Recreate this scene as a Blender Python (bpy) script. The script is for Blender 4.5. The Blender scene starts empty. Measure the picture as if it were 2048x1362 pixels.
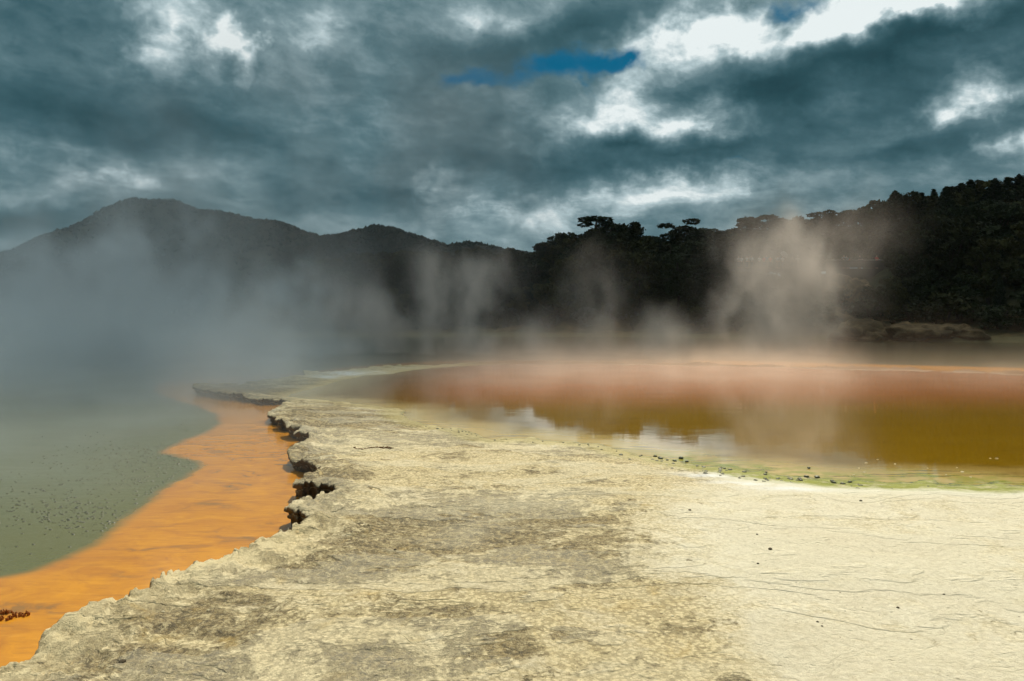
import bpy, bmesh, math, random, time
import numpy as np
from mathutils import Vector, noise, Matrix
from mathutils.geometry import delaunay_2d_cdt
T0 = time.time()
random.seed(7)
rng = np.random.default_rng(7)
SC = bpy.context.scene
COL = SC.collection
R = math.radians

# ------------------------------------------------------------------ camera
F = 1607.0                      # focal length in photo pixels (photo 2048 x 1362)
CAMH = 1.8
PITCH = math.atan(41.0 / F)     # looking slightly down
cam = bpy.data.cameras.new("camera")
cam.sensor_width = 36.0
cam.lens = F / 2048.0 * 36.0
cam.clip_start = 0.05
cam.clip_end = 9000.0
camo = bpy.data.objects.new("camera", cam)
COL.objects.link(camo)
camo.location = (0, 0, CAMH)
camo.rotation_euler = (math.pi / 2 - PITCH, 0, 0)
SC.camera = camo
CP, SP = math.cos(PITCH), math.sin(PITCH)


def gp(px, py, z=0.0):
    """Where the line of sight of a photo pixel meets the level z (metres)."""
    px = np.asarray(px, float); py = np.asarray(py, float)
    cx = (px - 1024) / F; cy = (681 - py) / F
    dx = cx; dy = CP + SP * cy; dz = -SP + CP * cy
    t = (z - CAMH) / dz
    return np.stack([dx * t, dy * t], -1)


def to_px(x, y, z):
    """World to photo pixel."""
    x = np.asarray(x, float); y = np.asarray(y, float); z = np.asarray(z, float) - CAMH
    d = y * CP - z * SP
    u = y * SP + z * CP
    return 1024 + F * x / d, 681 - F * u / d


def at_dist(px, py, D):
    """World point seen at a photo pixel, at forward distance D."""
    cx = (px - 1024) / F; cy = (681 - py) / F
    dx = cx; dy = CP + SP * cy; dz = -SP + CP * cy
    t = D / dy
    return Vector((dx * t, D, CAMH + dz * t))


# ------------------------------------------------------------------ object helpers
def link(name, me, mats=(), parent=None, loc=None):
    o = bpy.data.objects.new(name, me)
    COL.objects.link(o)
    if me is not None:
        for m in (mats if isinstance(mats, (list, tuple)) else [mats]):
            me.materials.append(m)
    if parent is not None:
        o.parent = parent
    if loc is not None:
        o.location = loc
    return o


def tag(o, label=None, cat=None, group=None, kind=None):
    if label: o["label"] = label
    if cat: o["category"] = cat
    if group: o["group"] = group
    if kind: o["kind"] = kind
    return o


def empty(name, loc, rz=0.0):
    o = bpy.data.objects.new(name, None)
    COL.objects.link(o)
    o.empty_display_size = 0.3
    o.location = loc
    o.rotation_euler = (0, 0, rz)
    return o


def copy_tree(o, parent=None):
    c = o.copy()
    COL.objects.link(c)
    if parent is not None:
        c.parent = parent
    for ch in list(o.children):
        copy_tree(ch, c)
    return c


def mesh_np(name, verts, faces, smooth=True, mat_idx=None):
    me = bpy.data.meshes.new(name)
    verts = np.asarray(verts, np.float32)
    faces = [list(f) for f in faces] if not isinstance(faces, np.ndarray) else faces
    me.vertices.add(len(verts))
    me.vertices.foreach_set("co", verts.ravel())
    if isinstance(faces, np.ndarray):
        n, k = faces.shape
        me.loops.add(n * k)
        me.loops.foreach_set("vertex_index", faces.astype(np.int32).ravel())
        me.polygons.add(n)
        me.polygons.foreach_set("loop_start", np.arange(0, n * k, k, dtype=np.int32))
    else:
        tot = sum(len(f) for f in faces)
        me.loops.add(tot)
        me.loops.foreach_set("vertex_index", np.array([i for f in faces for i in f], np.int32))
        me.polygons.add(len(faces))
        ls = np.cumsum([0] + [len(f) for f in faces[:-1]]).astype(np.int32)
        me.polygons.foreach_set("loop_start", ls)
    me.update(calc_edges=True)
    me.validate()
    if smooth:
        me.polygons.foreach_set("use_smooth", np.ones(len(me.polygons), bool))
    return me


def add_attr(me, name, vals):
    a = me.attributes.new(name, 'FLOAT', 'POINT')
    a.data.foreach_set("value", np.asarray(vals, np.float32))


# ------------------------------------------------------------------ node helper
class NT:
    def __init__(s, tree):
        s.t = tree; s.n = tree.nodes; s.l = tree.links

    def put(s, sock, v):
        if v is None: return
        if isinstance(v, bpy.types.NodeSocket): s.l.new(v, sock)
        elif isinstance(v, (tuple, list)) and sock.type == 'RGBA' and len(v) == 3: sock.default_value = (*v, 1)
        else: sock.default_value = v

    def m(s, op, a, b=None, c=None, clamp=False):
        n = s.n.new('ShaderNodeMath'); n.operation = op; n.use_clamp = clamp
        for i, v in enumerate((a, b, c)): s.put(n.inputs[i], v)
        return n.outputs[0]

    def add(s, a, b): return s.m('ADD', a, b)
    def sub(s, a, b): return s.m('SUBTRACT', a, b)
    def mul(s, a, b): return s.m('MULTIPLY', a, b)
    def div(s, a, b): return s.m('DIVIDE', a, b)

    def v(s, op, a, b=None, scale=None):
        n = s.n.new('ShaderNodeVectorMath'); n.operation = op
        s.put(n.inputs[0], a)
        if b is not None: s.put(n.inputs[1], b)
        if scale is not None: s.put(n.inputs['Scale'], scale)
        return n.outputs['Value'] if op in ('LENGTH', 'DOT_PRODUCT', 'DISTANCE') else n.outputs[0]

    def sep(s, v):
        n = s.n.new('ShaderNodeSeparateXYZ'); s.put(n.inputs[0], v); return n.outputs

    def comb(s, x, y, z):
        n = s.n.new('ShaderNodeCombineXYZ')
        for i, q in enumerate((x, y, z)): s.put(n.inputs[i], q)
        return n.outputs[0]

    def noise(s, vec, scale=1., detail=4., rough=.5, dist=0., lac=2., color=False, dim='3D', w=None):
        n = s.n.new('ShaderNodeTexNoise'); n.noise_dimensions = dim
        if vec is not None: s.put(n.inputs['Vector'], vec)
        if w is not None: s.put(n.inputs['W'], w)
        s.put(n.inputs['Scale'], scale); s.put(n.inputs['Detail'], detail)
        s.put(n.inputs['Roughness'], rough); s.put(n.inputs['Distortion'], dist); s.put(n.inputs['Lacunarity'], lac)
        return n.outputs[1] if color else n.outputs[0]

    def vor(s, vec, scale=1., feature='F1', rand=1.):
        n = s.n.new('ShaderNodeTexVoronoi'); n.feature = feature
        s.put(n.inputs['Vector'], vec); s.put(n.inputs['Scale'], scale); s.put(n.inputs['Randomness'], rand)
        return n.outputs['Distance']

    def mr(s, x, a, b, c=0., d=1., smooth=False):
        n = s.n.new('ShaderNodeMapRange')
        n.interpolation_type = 'SMOOTHSTEP' if smooth else 'LINEAR'
        n.clamp = True
        for i, v in enumerate((x, a, b, c, d)): s.put(n.inputs[i], v)
        return n.outputs[0]

    def mix(s, f, a, b, mode='MIX'):
        n = s.n.new('ShaderNodeMix'); n.data_type = 'RGBA'; n.blend_type = mode; n.clamp_factor = True
        s.put(n.inputs[0], f); s.put(n.inputs[6], a); s.put(n.inputs[7], b)
        return n.outputs[2]

    def ramp(s, f, stops, interp='LINEAR'):
        n = s.n.new('ShaderNodeValToRGB'); s.put(n.inputs[0], f)
        r = n.color_ramp; r.interpolation = interp
        while len(r.elements) < len(stops): r.elements.new(0.5)
        for e, (p, c) in zip(r.elements, stops):
            e.position = p; e.color = (*c, 1)
        return n.outputs[0]

    def attr(s, name):
        n = s.n.new('ShaderNodeAttribute'); n.attribute_name = name; return n.outputs['Fac']

    def pos(s):
        n = s.n.new('ShaderNodeNewGeometry'); return n.outputs['Position']

    def bump(s, h, strength=.5, dist=.02, normal=None):
        n = s.n.new('ShaderNodeBump'); s.put(n.inputs['Height'], h)
        n.inputs['Strength'].default_value = strength; n.inputs['Distance'].default_value = dist
        if normal is not None: s.put(n.inputs['Normal'], normal)
        return n.outputs[0]

    def princ(s, color, rough=.8, normal=None, spec=.3, **kw):
        n = s.n.new('ShaderNodeBsdfPrincipled')
        s.put(n.inputs['Base Color'], color); s.put(n.inputs['Roughness'], rough)
        n.inputs['Specular IOR Level'].default_value = spec
        if normal is not None: s.put(n.inputs['Normal'], normal)
        for k, v in kw.items(): s.put(n.inputs[k], v)
        o = s.n.new('ShaderNodeOutputMaterial'); s.l.new(n.outputs[0], o.inputs[0])
        return n


def material(name):
    m = bpy.data.materials.new(name); m.use_nodes = True
    m.node_tree.nodes.clear()
    return m, NT(m.node_tree)


# ------------------------------------------------------------------ numpy helpers
def seg_dist(P, A, closed=False):
    """Unsigned distance of points P (n,2) to polyline A (k,2)."""
    A = np.asarray(A, float)
    B = np.roll(A, -1, 0) if closed else A[1:]
    S = A if closed else A[:-1]
    out = np.full(len(P), 1e9)
    for a, b in zip(S, B):
        ab = b - a
        L = (ab @ ab) + 1e-12
        t = np.clip(((P - a) @ ab) / L, 0, 1)
        d = np.hypot(*(P - (a + t[:, None] * ab)).T)
        np.minimum(out, d, out=out)
    return out


def inside(P, A):
    x, y = P[:, 0], P[:, 1]
    c = np.zeros(len(P), bool)
    n = len(A)
    j = n - 1
    for i in range(n):
        xi, yi = A[i]; xj, yj = A[j]
        if yi != yj:
            k = ((yi > y) != (yj > y)) & (x < (xj - xi) * (y - yi) / (yj - yi) + xi)
            c ^= k
        j = i
    return c


def sstep(x, a, b):
    t = np.clip((x - a) / (b - a), 0, 1)
    return t * t * (3 - 2 * t)


def vnoise(P, scale, octaves=4, seed=0, H=1.0):
    """Fractal noise on points (n,2) or (n,3), about -1..1."""
    P = np.asarray(P, float)
    if P.shape[1] == 2: P = np.column_stack([P, np.zeros(len(P))])
    off = Vector((seed * 13.7, seed * 7.3, seed * 3.1))
    return np.array([noise.fractal(Vector(p) * scale + off, H, 2.0, octaves, noise_basis='PERLIN_ORIGINAL') for p in P])


def fractal_line(pts, amp, px_step, seed, z, closed=False):
    """Refine a polyline given in photo pixels so that its outline is ragged, then put it on level z."""
    r = random.Random(seed)
    pts = [tuple(p) for p in pts]
    out = [pts[0]]
    for a, b in zip(pts[:-1], pts[1:]):
        def sub(p, q, k):
            L = math.hypot(q[0] - p[0], q[1] - p[1])
            if L < px_step: return []
            o = r.gauss(0, amp * min(L, 45) / 8)
            nx, ny = -(q[1] - p[1]) / L, (q[0] - p[0]) / L
            fy = min(1.0, max(0.12, (p[1] - 690) / 260.0))
            m = ((p[0] + q[0]) / 2 + nx * o, (p[1] + q[1]) / 2 + ny * o * fy)
            return sub(p, m, k + 1) + [m] + sub(m, q, k + 1)
        out += sub(a, b, 0) + [b]
    A = np.array(out)
    return gp(A[:, 0], A[:, 1], z)

# ================================================================== LIGHT: sky, sun, added unseen cloud
SUN_EL, SUN_AZ = R(58), R(14)
sd = Vector((math.sin(SUN_AZ) * math.cos(SUN_EL), math.cos(SUN_AZ) * math.cos(SUN_EL), math.sin(SUN_EL)))
sun = bpy.data.lights.new("sun", 'SUN')
sun.energy = 5.0
sun.angle = R(0.5)
sun.color = (1.0, 0.93, 0.79)
suno = bpy.data.objects.new("sun", sun)
COL.objects.link(suno)
suno.rotation_euler = sd.to_track_quat('Z', 'Y').to_euler()
suno.location = sd * 50


def build_world():
    W = bpy.data.worlds.new("World"); SC.world = W; W.use_nodes = True
    nt = NT(W.node_tree); nt.n.clear()
    tc = nt.n.new('ShaderNodeTexCoord')
    d = nt.v('NORMALIZE', tc.outputs['Generated'])
    x, y, z = nt.sep(d)
    az = nt.m('ARCTAN2', x, y)
    el = nt.m('ARCSINE', z)
    zz = nt.add(nt.m('MAXIMUM', z, 0.0), 0.12)
    layer = nt.comb(nt.div(x, zz), nt.div(y, zz), 0.0)
    ang = nt.comb(az, el, 0.0)
    # turbulence of the outlines
    w1 = nt.v('SCALE', nt.v('SUBTRACT', nt.noise(d, 7., 5., .55, color=True), (.5, .5, .5)), scale=.20)
    w2 = nt.v('SCALE', nt.v('SUBTRACT', nt.noise(d, 28., 4., .6, color=True), (.5, .5, .5)), scale=.05)
    wv = nt.v('MULTIPLY', nt.v('ADD', w1, w2), (1., .6, 0.))
    angw = nt.v('ADD', ang, wv)

    def blob(px, py, rx, ry, rot, amp, src=angw):
        a = math.atan((px - 1024) / F)
        e = math.atan((640 - py) / F * math.cos(a))
        mp = nt.n.new('ShaderNodeMapping'); mp.vector_type = 'TEXTURE'
        nt.put(mp.inputs['Vector'], src)
        mp.inputs['Location'].default_value = (a, e, 0)
        mp.inputs['Rotation'].default_value = (0, 0, R(rot))
        mp.inputs['Scale'].default_value = (rx / F, ry / F, 1)
        g = nt.n.new('ShaderNodeTexGradient'); g.gradient_type = 'SPHERICAL'
        nt.l.new(mp.outputs[0], g.inputs[0])
        q = nt.m('SMOOTHSTEP' if False else 'MULTIPLY', g.outputs['Fac'], amp)
        return q

    n1 = nt.noise(layer, 0.75, 6., .55, .6)
    n2 = nt.noise(layer, 1.9, 6., .62, .5)
    n3 = nt.noise(nt.comb(nt.add(az, nt.mul(el, .25)), nt.mul(el, 1.7), 0.), 8., 9., .64, .25)
    n4 = nt.noise(nt.comb(nt.add(az, nt.mul(el, .35)), nt.mul(el, 1.5), 3.7), 24., 8., .62, .3)
    B = nt.add(nt.add(nt.add(.555, nt.mul(nt.sub(n4, .5), .44)), nt.mul(nt.sub(n1, .5), .50)), nt.add(nt.mul(nt.sub(n2, .5), .50), nt.mul(nt.sub(n3, .5), .55)))
    bright = SKY_BRIGHT
    S = 0.0
    for b in bright: S = nt.add(S, blob(*b))
    B = nt.add(B, nt.mul(S, nt.add(.36, nt.mul(nt.add(n3, n4), .55))))
    B = nt.add(B, nt.mr(nt.v('DOT_PRODUCT', d, (0., .30, .954)), .55, .92, 0., .62, True))
    col = nt.ramp(B, SKY_RAMP)
    # blue gaps between the clouds: the clear sky itself
    G = 0.0
    for b in SKY_GAPS: G = nt.add(G, blob(*b))
    G = nt.mr(nt.add(G, nt.mul(nt.sub(n3, .5), 2.6)), .36, 1.25, smooth=True)
    sky = nt.n.new('ShaderNodeTexSky'); sky.sky_type = 'NISHITA'
    sky.sun_disc = False; sky.sun_elevation = SUN_EL; sky.sun_rotation = SUN_AZ
    sky.altitude = 350; sky.ozone_density = 2.5
    clear = nt.mix(1.0, sky.outputs[0], (.004, .27, .34), 'MULTIPLY')
    cl = nt.v('SCALE', col, scale=10.0)          # cloud radiance over the 0.1 of the background
    out = nt.mix(G, cl, clear)
    bg = nt.n.new('ShaderNodeBackground'); nt.l.new(out, bg.inputs[0]); bg.inputs[1].default_value = 0.1
    wo = nt.n.new('ShaderNodeOutputWorld'); nt.l.new(bg.outputs[0], wo.inputs[0])
    W.cycles.sampling_method = 'MANUAL'
    W.cycles.sample_map_resolution = 1024


SKY_RAMP = [(0.0, (.006, .032, .043)), (.20, (.018, .066, .082)), (.40, (.048, .116, .140)), (.56, (.100, .185, .212)),
            (.72, (.22, .32, .35)), (.86, (.46, .58, .61)), (1.0, (.84, .91, .91))]
#            photo px  py    rx   ry  rot  amount
SKY_BRIGHT = [(375, 75, 120, 80, 20, .5), (490, 100, 50, 90, 0, .6), (590, 100, 130, 110, 0, .25), (480, 30, 250, 60, 0, .12),
              (1340, 80, 160, 66, 15, .42), (1440, 85, 100, 72, 20, .58), (1705, 40, 200, 62, 8, .78), (1880, 22, 170, 48, 5, .62),
              (1500, 120, 500, 110, 14, .15), (1290, 175, 130, 60, 30, .2),
              (1375, 262, 145, 58, 5, .58), (1190, 275, 170, 55, 10, .35), (1250, 240, 400, 60, 6, .14),
              (1960, 190, 90, 46, -8, .62), (2040, 312, 70, 40, 0, .45), (1250, 430, 560, 80, 0, .20), (880, 440, 300, 60, 0, .12), (220, 330, 330, 60, 0, .12), (845, 365, 70, 45, 10, .35), (1400, 385, 180, 35, 4, .25),
              (1280, 400, 260, 40, 0, .2), (1630, 345, 120, 30, 6, .2), (225, 345, 110, 38, 10, .25), (960, 35, 170, 50, 8, .22), (1090, 420, 200, 40, 0, .12),
              (1700, 290, 260, 50, 0, .1), (120, 400, 220, 30, 3, .15),
              (1130, 70, 260, 80, 10, -.34), (1540, 180, 250, 75, 12, -.38), (1270, 325, 280, 50, 4, -.42), (1820, 110, 380, 55, 12, -.36),
              (1750, 220, 330, 55, 12, -.26), (1700, 300, 420, 40, 0, -.16), (1860, 290, 260, 45, 10, -.22), (120, 210, 260, 100, 0, -.26), (60, 445, 200, 42, 0, -.40),
              (870, 130, 150, 110, 0, -.16), (640, 300, 320, 140, 0, -.10), (180, 30, 260, 60, 0, -.10), (330, 250, 200, 50, 0, -.14),
              (620, 395, 400, 50, 0, -.1), (980, 330, 180, 90, 0, -.1)]
SKY_GAPS = [(1070, 142, 220, 48, 4, 1.35), (1290, 140, 110, 46, 0, 1.1), (1200, 165, 140, 42, 0, .9), (930, 175, 120, 36, 0, .7), (1560, 12, 110, 40, 0, .7), (1450, 345, 70, 16, 4, .8),
            (1110, 60, 60, 30, 0, .4)]
build_world()


def build_shade_cloud():
    """An added, out-of-view cloud whose shade covers the far pool, the forest and the hills."""
    H = 1000.0
    off = Vector((sd.x, sd.y)) * (H / sd.z)
    y0, y1 = off.y, 2250.0
    xc = off.x
    nx, ny = 220, 90
    us = np.linspace(-1, 1, nx)
    us = np.sign(us) * np.abs(us) ** 2.6
    vs = np.linspace(0, 1, ny) ** 2.2
    U, V = np.meshgrid(us, vs)
    X = xc + U * 1350
    lead = np.interp(X[0] - xc, [-60, -16, -10, -6, -3, 1, 4, 9, 20, 60], [21, 18, 11, 12, 20, 29, 35, 39, 44, 46]) + 1.5 * vnoise(np.column_stack([X[0], 0 * X[0]]), .06, 3, 3) + 120 * np.abs(U[0]) ** 1.5  # front edge of the added cloud shaped to set where its shade falls
    Y = (y0 + lead)[None, :] + V * (y1 - y0 - lead[None, :])
    prof = np.clip(1 - np.abs(U) ** 6, 0, 1) * np.clip(1 - np.abs(2 * V - 1) ** 10, 0, 1)
    prof = np.sqrt(prof)
    P = np.column_stack([X.ravel(), Y.ravel()])
    nz = vnoise(P, .006, 5, 5).reshape(U.shape)
    nz2 = vnoise(P, .006, 5, 9).reshape(U.shape)
    into = Y - (y0 + lead)[None, :]
    top = H + np.minimum(prof * (130 + 70 * nz), into * 1.1)
    bot = H - np.minimum(prof * (22 + 26 * nz2), into * .5)
    vt = np.column_stack([X.ravel(), Y.ravel(), top.ravel()])
    vb = np.column_stack([X.ravel(), Y.ravel(), bot.ravel()])
    n = nx * ny
    idx = np.arange(n).reshape(ny, nx)
    q = np.stack([idx[:-1, :-1], idx[:-1, 1:], idx[1:, 1:], idx[1:, :-1]], -1).reshape(-1, 4)
    faces = np.concatenate([q, q[:, ::-1] + n])
    rim = np.concatenate([idx[0, :], idx[1:, -1], idx[-1, -2::-1], idx[-2:0:-1, 0]])
    r2 = np.roll(rim, -1)
    faces = np.concatenate([faces, np.stack([rim, rim + n, r2 + n, r2], -1)])
    me = mesh_np("shade_cloud", np.concatenate([vt, vb]), faces)
    m, nt = material("shade_cloud")
    a = nt.n.new('ShaderNodeBsdfTranslucent'); a.inputs[0].default_value = (.74, .77, .80, 1)
    b = nt.n.new('ShaderNodeBsdfDiffuse'); b.inputs[0].default_value = (.5, .5, .5, 1)
    mx = nt.n.new('ShaderNodeMixShader'); mx.inputs[0].default_value = .2
    nt.l.new(a.outputs[0], mx.inputs[1]); nt.l.new(b.outputs[0], mx.inputs[2])
    o = nt.n.new('ShaderNodeOutputMaterial'); nt.l.new(mx.outputs[0], o.inputs[0])
    ob = link("shade_cloud", me, m)
    tag(ob, "added unseen cloud overhead shading the far pool and forest", "shade_cloud", kind="structure")


build_shade_cloud()

# ================================================================== SINTER TERRACE
Z_TOP, Z_R = 0.17, 0.08
LEFT_PX = [(-420, 1480), (-160, 1395), (-20, 1345), (20, 1328), (68, 1312), (84, 1290), (112, 1264), (150, 1241), (200, 1219), (262, 1199), (300, 1188),
           (312, 1170), (342, 1150), (400, 1128), (450, 1111), (478, 1105), (495, 1109), (520, 1090), (536, 1079), (570, 1074), (600, 1064), (618, 1054),
           (612, 1046), (598, 1036), (580, 1030), (570, 1023), (574, 1014), (592, 1008), (625, 1003), (655, 998), (676, 991),
           (660, 984), (636, 985), (612, 980), (592, 977), (587, 968), (594, 960), (616, 954), (640, 948), (646, 940),
           (632, 932), (612, 926), (596, 920), (580, 914), (577, 904), (590, 896), (608, 891), (626, 884),
           (618, 878), (600, 875), (590, 869), (604, 865), (610, 861), (592, 861), (575, 858), (571, 853), (586, 850), (590, 846), (572, 845), (556, 844), (552, 840),
           (562, 836), (550, 833), (537, 832), (538, 826), (545, 819), (556, 810), (572, 804), (590, 800), (580, 797),
           (545, 796), (510, 793), (488, 791), (450, 787), (425, 783), (396, 780), (386, 775), (394, 772), (420, 771), (460, 768), (500, 765), (520, 762), (545, 758), (580, 756),
           (612, 748), (608, 745.5), (650, 743), (676, 741.5), (716, 736), (764, 732.5), (833, 730), (900, 726.5), (1012, 721.5), (1150, 722), (1300, 724), (1460, 727), (1640, 731), (1800, 734.5), (1950, 738.5), (2050, 742),
           (2200, 747), (2500, 757), (3000, 774)]
SHORE_PX = [(3000, 1010), (2500, 985), (2200, 977), (2048, 972), (1905, 966), (1800, 963), (1719, 958), (1620, 953), (1554, 948), (1500, 943), (1451, 936), (1400, 930), (1348, 921), (1300, 912),
            (1262, 904), (1230, 897), (1190, 886), (1140, 882), (1100, 880), (1050, 877), (1005, 874), (953, 867), (902, 855), (870, 850), (840, 845), (815, 834), (806, 829), (812, 822), (800, 817), (760, 813), (722, 808), (690, 803), (650, 800), (620, 798), (600, 796),
            (578, 793), (584, 788), (600, 784), (640, 773), (672, 764), (700, 757), (735, 750.5), (790, 746.5), (830, 740), (867, 735.5), (930, 731.5), (1012, 728), (1150, 728.5), (1300, 730), (1460, 733), (1640, 737),
            (1800, 741), (1950, 746), (2050, 751), (2200, 757), (2500, 769), (3000, 788)]
left_edge = fractal_line(LEFT_PX, 1.0, 4.0, 11, 0.15)
shore = fractal_line(SHORE_PX, 0.7, 6.0, 12, Z_R)
# close the terrace to the right and behind the camera
close = np.array([[left_edge[-1][0] + 6, left_edge[-1][1] - 2], [44, 14], [36, 2], [16, -10], [-4, -12], [-6, -4]])
outline = np.concatenate([left_edge, close])
pool = np.concatenate([shore, np.array([[shore[-1][0] + 2, shore[-1][1] - 2], [36, 14], [shore[0][0] + 4, shore[0][1] + 1]])])


def dS_of(P):
    d = seg_dist(P, pool, True)
    return np.where(inside(P, pool), -d, d)


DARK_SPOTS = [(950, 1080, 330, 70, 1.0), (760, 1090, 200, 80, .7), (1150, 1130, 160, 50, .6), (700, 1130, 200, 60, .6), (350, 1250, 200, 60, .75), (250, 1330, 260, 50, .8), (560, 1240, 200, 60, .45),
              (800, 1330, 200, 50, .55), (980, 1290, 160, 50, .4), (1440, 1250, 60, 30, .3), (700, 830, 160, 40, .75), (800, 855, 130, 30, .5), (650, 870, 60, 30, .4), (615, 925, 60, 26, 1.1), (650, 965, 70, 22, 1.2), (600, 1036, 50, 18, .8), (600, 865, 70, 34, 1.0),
              (480, 778, 130, 18, 1.5), (590, 770, 90, 14, 1.2), (700, 835, 200, 40, .9), (880, 870, 170, 30, .6), (610, 850, 80, 60, .6), (640, 1010, 90, 70, .5), (640, 760, 70, 8, .6), (1000, 1000, 160, 25, .35), (820, 1000, 140, 25, .4), (1100, 960, 200, 20, .2), (1120, 905, 110, 22, .4), (950, 900, 90, 20, .3), (640, 1150, 100, 40, .3), (1480, 1340, 80, 40, .4)]  # far-terrace entries: grey crust darkened further, standing in for shade
PALE_LINE = [(3000, 800), (1500, 900), (1400, 960), (1340, 1000), (1290, 1060), (1285, 1095), (1330, 1150), (1410, 1210), (1450, 1270), (1530, 1365), (1600, 1480), (3000, 1480)]


def build_terrace():
    oy = outline
    # interior points, spaced as the eye sees them but placed on the ground
    ptsx = []
    ys = [722.0]
    while ys[-1] < 1560:
        y = ys[-1]
        ys.append(y + (0.9 if y < 800 else 1.7 if y < 880 else 3.0 if y < 1100 else 4.2))
    for i, y in enumerate(ys):
        st = 5.0 if y > 800 else 4.0
        xs = np.arange(-330 + (i % 2) * st / 2, 2390, st)
        xs = xs[(xs > -60) & (xs < 2110) | (rng.random(len(xs)) < .25)]
        ptsx.append(np.column_stack([xs + rng.uniform(-.3, .3, len(xs)) * st, np.full(len(xs), y) + rng.uniform(-.3, .3, len(xs))]))
    PX = np.concatenate(ptsx)
    P = gp(PX[:, 0], PX[:, 1], 0.14)
    ex = rng.uniform((-6, -12), (46, 30), (5000, 2))
    epx, epy = to_px(ex[:, 0], np.maximum(ex[:, 1], .5), 0.14)
    ex = ex[(ex[:, 1] < 3.2) | (epx > 2390) | (epx < -330)]
    P = np.concatenate([P, ex])
    dist = np.maximum(P[:, 1], 3)
    ins = inside(P, oy)
    P = P[ins]; dist = dist[ins]
    dE = seg_dist(P, oy, True)
    dS = dS_of(P)
    keep = dE > .0022 * dist
    keep &= ~((dS < -0.8) & (rng.random(len(P)) < .9))
    P = P[keep]
    n0 = len(oy)
    vin = [Vector((float(a), float(b))) for a, b in np.concatenate([oy, P])]
    v2, e2, f2, ov, oe, of = delaunay_2d_cdt(vin, [], [list(range(n0))], 1, 1e-6)
    Q = np.array([(v.x, v.y) for v in v2])
    print("terrace cdt", len(vin), len(Q), len(f2), round(time.time() - T0, 1))
    return Q, f2, ov, n0


def terrace_height(Q, dE, dS):
    px, py = to_px(Q[:, 0], np.maximum(Q[:, 1], 1.), .14)
    h = np.where(dS > 0, Z_R + .085 * (1 - np.exp(-np.maximum(dS, 0) / 1.3)), Z_R + np.maximum(dS, -1.2) * .16)
    n_big = vnoise(Q, .55, 3, 1)
    n_mid = vnoise(Q, 2.1, 4, 2)
    n_fin = vnoise(Q, 9.0, 4, 3, .8)
    land = sstep(dS, -.05, .5)
    rim = np.exp(-dE / .38) * (Q[:, 1] < 30) * np.clip(dS / 1.2, 0, 1)
    rough = .35 + .65 * np.clip(np.exp(-dE / .8) * 1.3 + .25, 0, 1)
    rough = np.where(Q[:, 0] > .25 * Q[:, 1] + .6, rough * .55, rough)
    h = h + land * (n_big * .030 + n_mid * .020 * rough + n_fin * .009 * rough)
    h = h + rim * (.026 + .03 * sstep(Q[:, 1], 5.5, 6.6) * (1 - sstep(Q[:, 1], 12, 15)) + .042 * n_mid + .022 * n_fin)
    # thin stacked crusts near the broken rim
    lay = np.round((h + n_mid * .012) / .022) * .022
    wr = np.clip(np.exp(-dE / .55) * 1.2, 0, .75) * land
    h = h * (1 - wr) + lay * wr
    h -= .010 * np.exp(-dE / .02) * (Q[:, 1] < 30)
    return h, px, py


Q, TF, OV, N0 = build_terrace()
tE = seg_dist(Q, left_edge)
tS = dS_of(Q)
tz, tpx, tpy = terrace_height(Q, tE, tS)
# which output vertex each outline vertex became
o2v = {}
for vi, src in enumerate(OV):
    for s in src:
        if s < N0: o2v[s] = vi
ring0 = [o2v[i] for i in range(len(left_edge)) if i in o2v]
nL = len(ring0)
RA = Q[ring0]
tan = np.gradient(RA, axis=0)
tan /= np.linalg.norm(tan, axis=1)[:, None] + 1e-9
for _ in range(2):
    tan = (np.roll(tan, 1, 0) + tan + np.roll(tan, -1, 0)); tan /= np.linalg.norm(tan, axis=1)[:, None] + 1e-9
nor = np.column_stack([-tan[:, 1], tan[:, 0]])          # outwards, towards the left pool
rings = []
prof = [(.014, .010), (.016, .030), (-.030, .042), (-.034, .060), (-.018, .066), (-.020, .084), (-.052, .094), (-.060, .140), (-.075, .42)]
for k, (o, dz) in enumerate(prof):
    jit = .016 * vnoise(np.column_stack([RA * 1.0, np.full(nL, k * .035)]), 6.0, 5, 20)
    sc = np.clip(RA[:, 1] / 8, .7, 1.5) * (RA[:, 1] < 26) + .3
    p = RA + nor * (o * sc * .75 + jit * sc * .6)[:, None]
    z = tz[ring0] - dz * np.clip(sc, .8, 1.3) + .006 * vnoise(RA, 6.0, 3, 40)
    if k == len(prof) - 1: z = np.full(nL, -.35)
    rings.append(np.column_stack([p, z]))
V = [np.column_stack([Q, tz])] + rings
base = [np.array(ring0)] + [len(Q) + k * nL + np.arange(nL) for k in range(len(prof))]
SF = []
for a, b in zip(base[:-1], base[1:]):
    SF += [(int(a[i]), int(a[i + 1]), int(b[i + 1]), int(b[i])) for i in range(nL - 1)]
AV = np.concatenate(V)
ter = mesh_np("sinter_terrace", AV, [list(f) for f in TF] + SF)
full = lambda a: np.concatenate([a] + [a[ring0]] * len(prof))
grime_shade = np.zeros(len(Q))
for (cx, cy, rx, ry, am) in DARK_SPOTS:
    grime_shade = np.maximum(grime_shade, am * np.exp(-(((tpx - cx) / rx) ** 2 + ((tpy - cy) / ry) ** 2)))
PXY = np.column_stack([tpx, tpy * 1.0])
pl = np.array(PALE_LINE, float)
dpl = seg_dist(np.column_stack([tpx, tpy]), pl, True)
pale = np.where(inside(np.column_stack([tpx, tpy]), pl), dpl, -dpl) / 60.0
pale = np.clip(.5 + pale * .5, 0, 1)
add_attr(ter, "edge", full(tE)); add_attr(ter, "shore", full(tS)); add_attr(ter, "grime_shade", full(grime_shade)); add_attr(ter, "pale", full(pale))
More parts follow.
